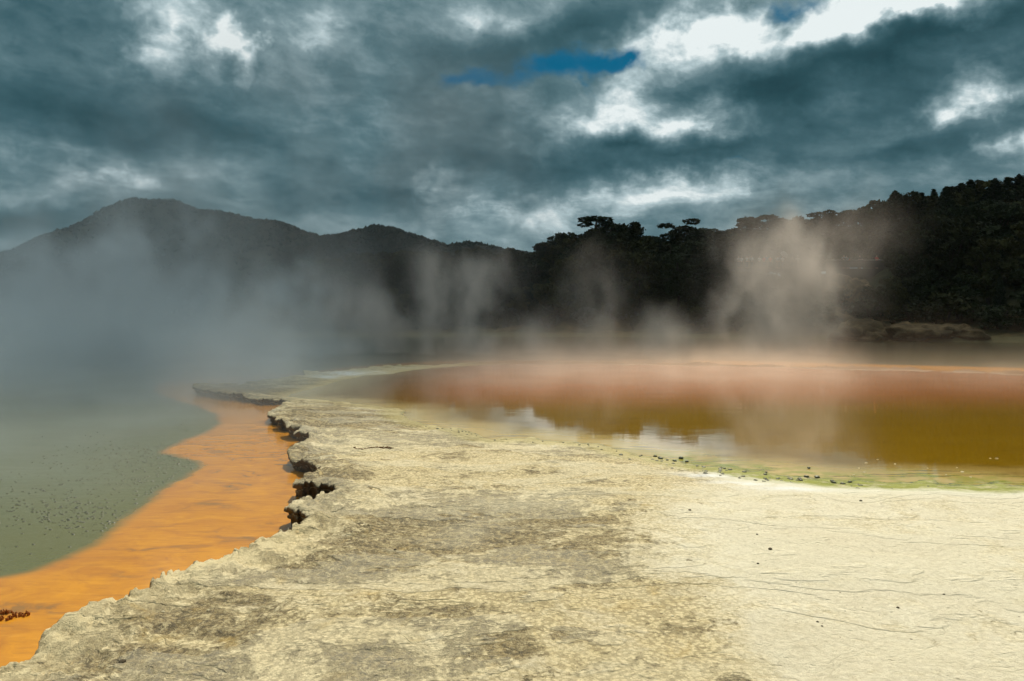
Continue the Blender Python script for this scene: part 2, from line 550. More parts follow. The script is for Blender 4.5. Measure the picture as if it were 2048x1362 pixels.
alg = np.exp(-((tpx - 1760) / 520) ** 4) * sstep(tpx, 1150, 1500) * .9 + .16 * sstep(tpx, 620, 800) * (1 - sstep(tpx, 1200, 1500))
add_attr(ter, "algae", full(alg * sstep(tpy, 780, 830)))
snow = np.maximum.reduce([np.exp(-(((tpx - cx) / rx) ** 2 + ((tpy - cy) / ry) ** 2)) for cx, cy, rx, ry in [(700, 746, 60, 3.5), (755, 745.5, 45, 3), (655, 752, 30, 3), (1420, 945, 60, 6), (1500, 962, 80, 6), (1600, 975, 90, 6)]])
add_attr(ter, "white", full(snow))
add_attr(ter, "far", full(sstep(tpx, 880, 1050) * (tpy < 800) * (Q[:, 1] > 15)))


def terrace_material():
    m, nt = material("sinter")
    p = nt.pos()
    x, y, z = nt.sep(p)
    p2 = nt.comb(x, y, nt.mul(z, 1.0))
    edge, shr, gr, pale, alg, wh = (nt.attr(k) for k in ("edge", "shore", "grime_shade", "pale", "algae", "white"))
    big = nt.noise(p2, 1.3, 6., .62, .5)
    mid = nt.noise(p2, 5.5, 6., .66, .7)
    pale = nt.m('ADD', pale, nt.add(nt.mul(nt.sub(big, .5), 2.4), nt.mul(nt.sub(mid, .5), 1.6)), clamp=True)
    fine = nt.noise(p2, 24., 6., .74, .3)
    grain = nt.noise(p2, 120., 3., .7)
    patch = nt.noise(p2, 2.6, 4., .5, 1.2)
    # pale silica
    c = nt.mix(nt.mr(big, .35, .68), (.71, .60, .355), (.64, .525, .285))
    c = nt.mix(nt.mul(nt.mr(patch, .52, .66), .55), c, (.50, .40, .20))
    cp = nt.mix(nt.mr(big, .4, .62), (.75, .69, .52), (.68, .61, .44))
    c = nt.mix(pale, c, cp)
    # brown grey weathered matrix between crisp islands of pale crust
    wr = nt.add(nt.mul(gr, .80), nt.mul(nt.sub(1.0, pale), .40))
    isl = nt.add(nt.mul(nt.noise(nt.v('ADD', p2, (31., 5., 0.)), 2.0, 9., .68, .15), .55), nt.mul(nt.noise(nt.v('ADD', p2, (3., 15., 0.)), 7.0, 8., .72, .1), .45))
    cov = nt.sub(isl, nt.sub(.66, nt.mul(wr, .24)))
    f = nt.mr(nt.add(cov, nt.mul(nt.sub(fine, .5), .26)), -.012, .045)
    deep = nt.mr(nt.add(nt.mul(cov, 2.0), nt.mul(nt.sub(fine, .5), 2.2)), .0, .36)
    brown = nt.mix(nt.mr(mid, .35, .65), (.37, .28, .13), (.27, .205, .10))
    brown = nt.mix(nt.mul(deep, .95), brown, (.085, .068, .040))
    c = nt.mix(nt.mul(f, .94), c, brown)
    gsp = nt.noise(p2, 44., 5., .85)
    brown = nt.mix(nt.mul(nt.mr(gsp, .54, .62), .85), brown, (.54, .45, .25))
    brown = nt.mix(nt.mul(nt.mr(gsp, .46, .37), .85), brown, (.085, .065, .036))
    gs2 = nt.noise(nt.comb(x, nt.mul(y, .55), 0.), 17., 6., .78, .2)
    brown = nt.mix(nt.mul(nt.mr(gs2, .535, .60), .8), brown, (.57, .475, .27))
    brown = nt.mix(nt.mul(nt.mr(gs2, .47, .40), .8), brown, (.085, .066, .038))
    c = nt.mix(nt.mul(nt.mul(nt.mr(gs2, .45, .38), nt.sub(1., f)), nt.mr(pale, 0., 1., .6, .12)), c, (.27, .205, .10))
    c = nt.mix(nt.mul(f, .9), c, brown)
    # pebbled grain of the pale crust
    c = nt.mix(nt.mul(nt.mul(nt.mr(gsp, .44, .36), nt.sub(1., f)), nt.mr(pale, 0., 1., .65, .20)), c, (.26, .20, .10))
    peb = nt.vor(p2, 34.)
    c = nt.mix(nt.mul(nt.mul(nt.mr(peb, .40, .60), nt.sub(1., f)), nt.mr(pale, 0., 1., .65, .14)), c, (.30, .235, .12))
    c = nt.mix(nt.mul(nt.mul(nt.mr(fine, .55, .66), nt.sub(1., f)), nt.mr(pale, 0., 1., .8, .26)), c, (.22, .17, .085))
    # yellow ochre stains
    oc = nt.mr(nt.noise(p2, 3.1, 5., .6, 1.), .60, .74)
    c = nt.mix(nt.mul(nt.mul(oc, nt.sub(1., pale)), .5), c, (.50, .33, .085))
    # speckle
    c = nt.mix(nt.mul(nt.mr(grain, .58, .74), nt.mr(pale, 0., 1., .75, .22)), c, (.13, .10, .055))
    c = nt.mix(nt.mul(nt.mr(grain, .42, .27), .55), c, (.72, .66, .48))
    pits = nt.vor(nt.v('ADD', p2, nt.v('SCALE', nt.noise(p2, 9., 3., color=True), scale=.12)), 11.)
    c = nt.mix(nt.mul(nt.mr(pits, .16, .06), nt.mul(nt.mr(mid, .5, .62), .6)), c, (.13, .10, .055))
    # fine cracks
    wob = nt.v('ADD', p2, nt.v('SCALE', nt.v('SUBTRACT', nt.noise(p2, 1.7, 3., .5, color=True), (.5, .5, .5)), scale=.9))
    cr = nt.vor(nt.v('MULTIPLY', nt.v('ADD', wob, (13.3, 2.1, 0.)), (.42, 1., 1.)), .62, 'DISTANCE_TO_EDGE')
    cmask = nt.mr(nt.noise(nt.v('ADD', p2, (3., 8., 0.)), .8, 4., .6), .49, .58)
    crack = nt.mul(nt.mr(cr, .0048, .001), cmask)
    cr2 = nt.vor(nt.v('MULTIPLY', nt.v('ADD', wob, (7., 3., 0.)), (.5, 1., 1.)), 1.35, 'DISTANCE_TO_EDGE')
    crack2 = nt.mul(nt.mr(cr2, .008, .002), nt.mr(nt.noise(nt.v('ADD', p2, (4., 9., 0.)), 1.4, 3.), .53, .62))
    crk = nt.m('MAXIMUM', nt.mul(crack, nt.mr(nt.noise(p2, 6., 4., .6), .45, .57, .0, .32)), nt.mul(crack2, .3))
    c = nt.mix(nt.mul(crk, nt.mr(pale, 0, 1, .45, 1.)), c, (.20, .15, .075))
    # low scarps where sheets of crust have peeled
    lev = nt.noise(nt.v('ADD', nt.v('MULTIPLY', p2, (.6, 1., 1.)), (9., 4., 0.)), .85, 6., .55, .35)
    s1, s2, s3 = (nt.mr(lev, a_, a_ + .012) for a_ in (.435, .515, .59))
    scarp = nt.add(nt.add(s1, s2), s3)
    c = nt.mix(nt.mul(s2, .22), c, (.65, .60, .44))
    c = nt.mix(nt.mul(nt.mul(nt.sub(1., s1), nt.mr(mid, .4, .6)), .10), c, (.42, .34, .19))
    line = nt.mul(nt.mr(nt.m('ABSOLUTE', nt.sub(lev, .518)), .006, .0), nt.mr(nt.noise(p2, 2.4, 3.), .46, .56))
    c = nt.mix(nt.mul(line, .15), c, (.24, .18, .09))
    # scattered dark crumbs
    cb = nt.vor(nt.v('ADD', p2, (2., 6., 0.)), 4.2); cb2 = nt.vor(nt.v('ADD', p2, (12., 3., 0.)), 9.)
    c = nt.mix(nt.mul(nt.mr(cb, .036, .026), nt.mr(nt.noise(p2, 1.1, 3.), .44, .50)), c, (.09, .065, .035))
    c = nt.mix(nt.mul(nt.mr(cb2, .050, .035), nt.mr(nt.noise(p2, .7, 4.), .47, .53)), c, (.13, .095, .05))
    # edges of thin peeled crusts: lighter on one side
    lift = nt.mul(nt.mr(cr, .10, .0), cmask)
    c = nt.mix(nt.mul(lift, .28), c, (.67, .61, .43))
    # white crust
    c = nt.mix(nt.mul(wh, nt.mr(mid, .35, .5)), c, (.74, .74, .70))
    # the rim: bare cream crest, then undercut faces coloured brown-black for their shade
    cre = nt.mul(nt.mr(edge, .45, .06), nt.mr(y, 7.5, 5.5))
    c = nt.mix(nt.mul(cre, nt.mr(mid, .3, .55)), c, (.63, .53, .31))
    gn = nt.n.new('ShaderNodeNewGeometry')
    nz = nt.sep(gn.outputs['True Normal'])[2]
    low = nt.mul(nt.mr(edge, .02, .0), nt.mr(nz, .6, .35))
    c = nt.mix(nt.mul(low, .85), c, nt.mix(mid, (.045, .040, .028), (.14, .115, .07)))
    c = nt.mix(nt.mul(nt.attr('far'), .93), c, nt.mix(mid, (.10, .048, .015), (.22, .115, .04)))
    # wet, algae-stained shore of the right-hand pool
    shn = nt.add(shr, nt.mul(nt.sub(mid, .5), .34))
    wet = nt.mul(nt.mr(shn, .50, .02), 1.0)
    c = nt.mix(nt.mul(wet, .75), c, (.42, .33, .13))
    rimw = nt.mul(nt.mul(nt.mul(nt.sub(1., nt.attr('far')), nt.mr(shn, .34, .5)), nt.mr(shn, .95, .6)), nt.mr(pale, .2, .8))
    c = nt.mix(nt.mul(rimw, .75), c, (.70, .665, .52))
    ga = nt.mul(nt.mul(nt.mr(shn, .62, .34), nt.mr(shn, -.25, -.02)), alg)
    c = nt.mix(nt.mul(ga, nt.mr(nt.noise(p2, 6., 5., .7), .32, .50)), c, nt.mix(mid, (.10, .14, .012), (.40, .40, .05)))
    dk = nt.mul(nt.mr(shn, .07, .02), nt.mr(shn, -.10, -.04))
    c = nt.mix(nt.mul(nt.mul(dk, nt.mr(fine, .42, .56)), nt.mr(alg, 0, .5, .4, 1.)), c, (.035, .055, .02))
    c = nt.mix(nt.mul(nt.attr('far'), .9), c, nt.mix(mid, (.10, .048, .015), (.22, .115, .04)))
    h = nt.add(nt.sub(nt.add(nt.mul(mid, .6), nt.mul(fine, .60)), nt.mul(f, .30)), nt.sub(nt.mul(grain, .22), nt.mul(crk, .5)))
    h = nt.add(nt.add(h, nt.mul(nt.mr(pits, .0, .2), .25)), nt.mul(scarp, .45))
    b = nt.bump(h, .9, .045)
    rgh = nt.mr(shn, .02, .35, .45, .92)
    nt.princ(c, rgh, b, .25)
    return m


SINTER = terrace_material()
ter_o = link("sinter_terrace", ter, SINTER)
tag(ter_o, "cream and grey silica sinter terrace between two pools", "terrace", kind="structure")
print("terrace", round(time.time() - T0, 1))

# ================================================================== WATER
ORANGE_PX = [(-420, 1215), (-150, 1180), (0, 1157), (52, 1146), (139, 1112), (187, 1087), (243, 1046), (295, 1004), (347, 966), (400, 938), (405, 925), (330, 905), (345, 890), (420, 862), (442, 846),
             (430, 828), (395, 812), (340, 797), (305, 782), (318, 766), (400, 758), (560, 748), (660, 738), (760, 728), (900, 721), (1300, 718), (2048, 736), (3000, 765)]


def water_grid(xr, ys, z):
    xs = np.arange(*xr)
    X, Y = np.meshgrid(xs, ys)
    P = gp(X.ravel(), Y.ravel(), z)
    nx, ny = len(xs), len(ys)
    idx = np.arange(nx * ny).reshape(ny, nx)
    q = np.stack([idx[:-1, :-1], idx[1:, :-1], idx[1:, 1:], idx[:-1, 1:]], -1).reshape(-1, 4)
    return P, q


def water_material(name, kind):
    m, nt = material(name)
    p = nt.pos()
    x, y, z = nt.sep(p)
    st = nt.comb(nt.mul(x, .55), y, 0.)
    if kind == 'left':
        dp = nt.attr("deep")                    # signed metres beyond the lip of the orange shelf
        e = nt.add(dp, nt.mul(nt.sub(nt.noise(p, 1.6, 4., .55), .5), .25))
        deep = nt.mr(e, -.10, .09, smooth=True)
        str_ = nt.noise(nt.v('ADD', st, nt.v('SCALE', nt.noise(p, 1.1, 4., color=True), scale=.8)), 3.4, 6., .62, .8)
        oc = nt.mix(nt.mr(str_, .36, .66), (.53, .228, .017), (.38, .150, .020))
        stain = nt.mul(nt.mr(str_, .55, .66), nt.mr(nt.noise(p, 1.3, 4., .6), .40, .56))
        oc = nt.mix(nt.mul(stain, .7), oc, (.20, .12, .045))
        s2 = nt.noise(nt.comb(nt.mul(x, .35), nt.mul(y, 1.5), 0.), 12., 5., .65, .6)
        oc = nt.mix(nt.mul(nt.mr(s2, .54, .68), .40), oc, (.24, .11, .03))
        oc = nt.mix(nt.mul(nt.mr(s2, .45, .34), .30), oc, (.62, .30, .04))
        oc = nt.mix(nt.mul(nt.mr(e, -.45, -.05), .35), oc, (.40, .17, .04))
        gc = nt.mix(nt.noise(p, .5, 3.), (.100, .108, .046), (.130, .122, .048))
        gc = nt.mix(nt.mr(y, 27., 36.), gc, (.040, .040, .012))
        c = nt.mix(deep, oc, gc)
    elif kind == 'right':
        sh = nt.attr("shore")                   # metres in from the shore, negative inside
        red = nt.attr("red")
        w = nt.add(sh, nt.mul(nt.sub(nt.noise(p, 1.2, 4.), .5), .5))
        ol = nt.mix(nt.noise(st, .8, 4., .6), (.165, .088, .003), (.22, .128, .006))
        c = nt.mix(nt.mr(w, -1.15, -.15), ol, (.50, .37, .14))
        c = nt.mix(nt.mul(red, .9), c, (.34, .105, .02))
        sk = nt.mul(nt.mr(nt.noise(nt.comb(nt.mul(x, .35), nt.mul(y, 1.8), 0.), 2.6, 7., .68, .5), .54, .64), .6)
        c = nt.mix(sk, c, (.10, .055, .008))
        edge = nt.mul(nt.mr(w, -.75, -.05), nt.mr(nt.noise(p, 5., 4.), .4, .6))
        c = nt.mix(nt.mul(nt.mul(edge, nt.attr("algae")), .8), c, (.22, .25, .03))
    else:
        c = nt.mix(nt.noise(st, .2, 4.), (.10, .085, .02), (.16, .13, .04))
    rip = nt.noise(nt.comb(nt.mul(x, .5), y, 0.), 5.5, 4., .6, .3)
    rip2 = nt.noise(nt.comb(nt.mul(x, .6), y, 0.), 1.1, 3., .5, .2)
    b = nt.bump(nt.add(nt.mul(rip, .25), nt.mul(rip2, .8)), .05 if kind != 'left' else .14, .05)
    pn = nt.princ(c, .03 if kind != 'left' else .14, b, .5, IOR=1.47 if kind == 'right' else 1.33)
    if kind == 'right': pn.inputs['Specular Tint'].default_value = (1., .87, .64, 1)
    return m


# left pool: from the terrace to the far shore
ysl = np.concatenate([np.arange(1700, 1200, -20), np.arange(1200, 860, -5), np.arange(860, 745, -2.2), np.arange(745, 664, -2.0)])[::-1]
P, q = water_grid((-1500, 3300, 8), ysl, 0.0)
wl = mesh_np("left_pool_water", np.column_stack([P, np.zeros(len(P))]), q[:, ::-1])
og = gp(np.array(ORANGE_PX)[:, 0], np.array(ORANGE_PX)[:, 1], 0.0)
poly = np.concatenate([og, np.array([[60, 20], [40, -14], [-6, -12]])])
dd = seg_dist(P, og)
add_attr(wl, "deep", np.where(inside(P, poly), -dd, dd))
wlo = link("water", wl, water_material("left_water", 'left'))
tag(wlo, "green steaming hot pool with a broad orange band along the terrace", "water", kind="structure")

# right pool: perched in the terrace, bounded by the thin sinter rim
ysr = np.concatenate([np.arange(1040, 860, -3), np.arange(860, 780, -2), np.arange(780, 719, -1.2)])[::-1]
P, q = water_grid((520, 3010, 7), ysr, Z_R)
dS = dS_of(P)
ok = dS < .55
okf = ok[q].all(1)
used = np.unique(q[okf])
remap = -np.ones(len(P), int); remap[used] = np.arange(len(used))
qq = remap[q[okf]]
Pu = P[used]
wr_ = mesh_np("right_pool_water", np.column_stack([Pu, np.full(len(Pu), Z_R)]), qq[:, ::-1])
add_attr(wr_, "shore", dS[used])
wpx, wpy = to_px(Pu[:, 0], Pu[:, 1], Z_R)
add_attr(wr_, "red", sstep(wpy, 830, 775) * sstep(wpx, 700, 950))
add_attr(wr_, "algae", sstep(wpx, 1150, 1450) * sstep(wpy, 820, 880))
wro = link("water", wr_, water_material("right_water", 'right'))
tag(wro, "shallow olive brown pool on the right reflecting the forest", "water", kind="structure")
print("water", round(time.time() - T0, 1))

# ================================================================== FAR SHORE, GROUND, HILLS
SH_PX = [-3000, -1200, 0, 500, 900, 1200, 1400, 1640, 1800, 2048, 2700, 4200]
SH_D = [70, 72, 76, 82, 88, 86, 80, 72, 68, 64, 58, 50]
SKY_LINE = [(-3000, 600), (-600, 590), (0, 585), (500, 560), (640, 520), (700, 505), (800, 496), (930, 495), (1030, 500), (1088, 496), (1110, 474), (1160, 463), (1230, 450), (1270, 468), (1320, 474), (1400, 458), (1470, 462), (1530, 440), (1590, 447), (1640, 437),
            (1680, 424), (1710, 425), (1735, 415), (1760, 394), (1800, 388), (1850, 388), (1880, 374), (1925, 364), (1990, 352), (2048, 347), (2300, 310), (2700, 280), (4200, 260)]
skx, sky_ = np.array(SKY_LINE).T
RIDGE = 46.0


def shore_d(px): return np.interp(px, SH_PX, SH_D)


def ground_z(x, y):
    """Height of the natural ground around the pools."""
    x = np.asarray(x, float); y = np.asarray(y, float)
    px = 1024 + F * x / np.maximum(y, 4.0)
    D = shore_d(px)
    t = (y - D) / RIDGE
    Dr = D + RIDGE
    skyz = CAMH + (640 - np.interp(px, skx, sky_)) / F * Dr
    zr = np.maximum(skyz - 8.5, .7)
    tt = np.clip(t, 0, 1)
    z = .10 + .35 * sstep(t, 0, .05) + zr * (tt ** 1.1) * .97
    z = np.where(t > 1, z - (y - Dr) * .02 * np.clip((y - Dr) / 60, 0, 1), z)
    z = np.maximum(z, .4 - np.clip((y - Dr - 200) / 400, 0, 1) * 3)
    bed = -.6
    z = np.where(t < 0, bed + (.70) * sstep(t, -.035, 0.0), z)
    return z


def build_ground():
    pxs = np.concatenate([np.linspace(-9000, -1200, 24), np.arange(-1100, 560, 30), np.arange(560, 2300, 9), np.arange(2310, 3400, 40), np.linspace(3500, 12000, 24)])
    ds = np.concatenate([[-30, -10, 1, 3, 6, 10, 20, 35, 48], np.arange(52, 140, .75), np.arange(140, 240, 5), np.geomspace(245, 3500, 26)])
    X = (pxs[None, :] - 1024) / F * np.maximum(ds, 6)[:, None]
    Y = np.repeat(ds[:, None], len(pxs), 1)
    P = np.column_stack([X.ravel(), Y.ravel()])
    z = ground_z(P[:, 0], P[:, 1])
    n1 = vnoise(P, .12, 4, 61); n2 = vnoise(P, .55, 4, 62)
    px = 1024 + F * P[:, 0] / np.maximum(P[:, 1], 4)
    t = (P[:, 1] - shore_d(px)) / RIDGE
    z = z + sstep(t, 0.0, .12) * (n1 * .9 + n2 * .45) * (P[:, 1] < 300)
    idx = np.arange(len(P)).reshape(X.shape)
    q = np.stack([idx[:-1, :-1], idx[:-1, 1:], idx[1:, 1:], idx[1:, :-1]], -1).reshape(-1, 4)
    me = mesh_np("ground", np.column_stack([P, z]), q)
    add_attr(me, "inland", t * RIDGE)
    m, nt = material("bank_soil")
    p = nt.pos()
    a = nt.attr("inland")
    n = nt.noise(p, .35, 6., .65, .4)
    c = nt.ramp(n, [(.30, (.022, .024, .010)), (.48, (.055, .045, .018)), (.60, (.13, .085, .035)), (.75, (.20, .15, .075))])
    veg = nt.mr(nt.add(a, nt.mul(nt.sub(nt.noise(p, .09, 3.), .5), 14.)), 3., 9.)
    c = nt.mix(nt.mul(veg, .85), c, (.022, .026, .010))
    sh = nt.mr(a, 1.6, .4)
    c = nt.mix(nt.mul(sh, .8), c, nt.mix(nt.noise(p, .25, 4.), (.13, .105, .045), (.20, .17, .085)))
    nt.princ(c, .95, nt.bump(nt.noise(p, 2.2, 6., .7), .9, .25), .1)
    o = link("ground", me, m)
    tag(o, "dark brown bank and scrubby slope beyond the pools", "ground", kind="structure")


build_ground()

HILL1 = [(-900, 560), (-500, 540), (-200, 520), (0, 503), (48, 494), (53, 484), (100, 467), (150, 448), (182, 431), (212, 411), (250, 394), (272, 390), (300, 393), (340, 396), (362, 401), (386, 412), (402, 415),
         (440, 419), (480, 427), (512, 434), (560, 442), (586, 450), (612, 460), (640, 469), (700, 490), (760, 510), (850, 540), (1000, 600), (1200, 650)]
HILL2 = [(420, 600), (520, 540), (600, 492), (650, 468), (690, 464), (704, 457), (730, 449), (756, 447), (790, 452), (832, 464), (862, 476), (892, 487), (940, 500), (1000, 520), (1080, 560), (1150, 620)]
HILL3 = [(820, 560), (860, 505), (900, 486), (930, 481), (952, 480), (976, 488), (1010, 494), (1050, 502), (1120, 510), (1250, 520), (1400, 540), (1600, 600)]


def build_hill(sil, D, depth, seed, nshrub):
    a = np.array(sil, float)
    pxs = np.arange(a[0, 0], a[-1, 0], 8.0)
    ey = np.interp(pxs, a[:, 0], a[:, 1])
    X0 = (pxs - 1024) / F * D
    Zr = np.maximum(CAMH + (640 - ey) / F * D, -2)
    v = np.linspace(-1, 1, 46)
    X = np.repeat(X0[None, :], len(v), 0)
    Y = D + v[:, None] * depth + 0 * X
    fall = (1 - np.abs(v)) ** 1.15
    P = np.column_stack([X.ravel(), Y.ravel()])
    gul = vnoise(np.column_stack([X.ravel(), Y.ravel() * .45]), 9.0 / depth, 5, seed).reshape(X.shape)
    Z = Zr[None, :] * fall[:, None] * (1 + .22 * gul * np.minimum(np.abs(v) * 4, 1)[:, None]) - 3
    idx = np.arange(X.size).reshape(X.shape)
    q = np.stack([idx[:-1, :-1], idx[:-1, 1:], idx[1:, 1:], idx[1:, :-1]], -1).reshape(-1, 4)
    me = mesh_np("hill", np.column_stack([X.ravel(), Y.ravel(), Z.ravel()]), q)
    o = link("hill", me, HILLM)
    # forest over it: clumps of crowns as one mass
    r = np.random.default_rng(seed)
    cnt = nshrub
    ui = r.uniform(0, len(pxs) - 1.01, cnt)
    vv = -np.abs(r.normal(0, .33, cnt)); vv[: cnt // 3] = r.normal(0, .012, cnt // 3)
    vv = np.clip(vv, -.95, .3)
    fi = (vv + 1) / 2 * (len(v) - 1)
    i0 = ui.astype(int); j0 = np.clip(fi.astype(int), 0, len(v) - 2)
    du = ui - i0; dv = fi - j0
    lerp = lambda A: (A[j0, i0] * (1 - du) + A[j0, i0 + 1] * du) * (1 - dv) + (A[j0 + 1, i0] * (1 - du) + A[j0 + 1, i0 + 1] * du) * dv
    bx, by, bz = lerp(X), lerp(Y), lerp(Z)
    s = r.uniform(2.2, 4.6, cnt) * D / 1500
    octa = np.array([[1, 0, .3], [0, 1, .4], [-1, 0, .3], [0, -1, .4], [0, 0, 1.5], [0, 0, -.6]])
    of = np.array([[0, 1, 4], [1, 2, 4], [2, 3, 4], [3, 0, 4], [1, 0, 5], [2, 1, 5], [3, 2, 5], [0, 3, 5]])
    vsx = octa[None] * (s[:, None, None] * r.uniform(.6, 1.3, (cnt, 6, 1)))
    vsx += np.stack([bx, by, bz], -1)[:, None, :]
    ff = (of[None] + (np.arange(cnt) * 6)[:, None, None]).reshape(-1, 3)
    fm = mesh_np("forest", vsx.reshape(-1, 3), ff, smooth=False)
    fo = link("forest", fm, FARLEAF)
    return o, fo


HILLM, nt = material("hill_scrub")
_n = nt.noise(nt.pos(), .012, 7., .7)
nt.princ(nt.ramp(_n, [(.3, (.008, .012, .007)), (.6, (.045, .038, .022))]), 1.0, None, .0)
FARLEAF, nt = material("far_leaf")
nt.princ(nt.mix(nt.noise(nt.pos(), .05, 3.), (.012, .019, .011), (.024, .029, .014)), 1.0, None, .0)
for (sil, D, dep, sd_, cnt, l1, l2) in [(HILL1, 1420, 380, 71, 9000, "broad dark hill with a rounded summit and stepped right shoulder", "forest covering the broad rounded hill"),
                                        (HILL2, 1150, 260, 72, 5000, "lower dark hill right of the broad summit", "forest covering the lower dark hill"),
                                        (HILL3, 1250, 260, 73, 2500, "smallest far hill just left of the tall forest", "forest covering the smallest far hill")]:
    o, fo = build_hill(sil, D, dep, sd_, cnt)
    tag(o, l1, "hill", kind="structure"); tag(fo, l2, "forest", kind="stuff")
print("hills", round(time.time() - T0, 1))

# ================================================================== TREES
def leaf_mat(name, a, b, c):
    m, nt = material(name)
    p = nt.pos()
    oi = nt.n.new('ShaderNodeObjectInfo')
    f = nt.noise(p, .9, 4., .6)
    f = nt.add(f, nt.mul(nt.sub(oi.outputs['Random'], .5), .35))
    nt.princ(nt.ramp(f, [(.3, a), (.5, b), (.72, c)]), .8, None, .15)
    return m


LEAF_D = leaf_mat("leaf_dark", (.018, .024, .010), (.030, .038, .014), (.045, .052, .018))
LEAF_O = leaf_mat("leaf_olive", (.026, .028, .010), (.045, .045, .015), (.075, .068, .020))
LEAF_G = leaf_mat("leaf_grey", (.045, .048, .040), (.075, .078, .066), (.11, .11, .095))
BARK, nt = material("bark")
nt.princ(nt.mix(nt.noise(nt.pos(), 3., 4.), (.035, .026, .018), (.075, .058, .042)), .95, None, .1)


def leaf_cards(cent, size, nrm_bias, r):
    """Small folded leaf sprays at the points cent (n,3)."""
    n = len(cent)
    a = r.normal(size=(n, 3)) + nrm_bias
    a /= np.linalg.norm(a, axis=1)[:, None] + 1e-9
    b = r.normal(size=(n, 3))
    b -= (b * a).sum(1)[:, None] * a
    b /= np.linalg.norm(b, axis=1)[:, None] + 1e-9
    c = np.cross(a, b)
    s = (size * r.uniform(.6, 1.35, n))[:, None]
    w = s * r.uniform(.35, .7, (n, 1))
    v = np.stack([cent - b * s, cent + c * w + a * s * .18, cent + b * s, cent - c * w + a * s * .18], 1)
    f = np.arange(n * 4).reshape(n, 4)
    return v.reshape(-1, 3), f


def clump_points(cl, per, r, flat=.8):
    """Points near the surface and inside ellipsoid clumps cl: (x,y,z,rx,rz)."""
    out = []
    for (x, y, z, rx, rz) in cl:
        n = max(8, int(per * rx * rz))
        d = r.normal(size=(n, 3)); d /= np.linalg.norm(d, axis=1)[:, None]
        rad = r.uniform(.45, 1.06, n) ** .55
        out.append(np.column_stack([x + d[:, 0] * rad * rx, y + d[:, 1] * rad * rx, z + d[:, 2] * rad * rz]))
    return np.concatenate(out)


def limb(bm, pts, r0, r1, seg=6):
    prev = None
    n = len(pts)
    for i, p in enumerate(pts):
        d = (pts[min(i + 1, n - 1)] - pts[max(i - 1, 0)]).normalized()
        u = d.orthogonal().normalized(); w = d.cross(u)
        rr = r0 + (r1 - r0) * i / (n - 1)
        ring = [bm.verts.new(p + (u * math.cos(k * 2 * math.pi / seg) + w * math.sin(k * 2 * math.pi / seg)) * rr) for k in range(seg)]
        if prev:
            for k in range(seg):
                bm.faces.new((prev[k], prev[(k + 1) % seg], ring[(k + 1) % seg], ring[k]))
        prev = ring
    bm.faces.new(prev)


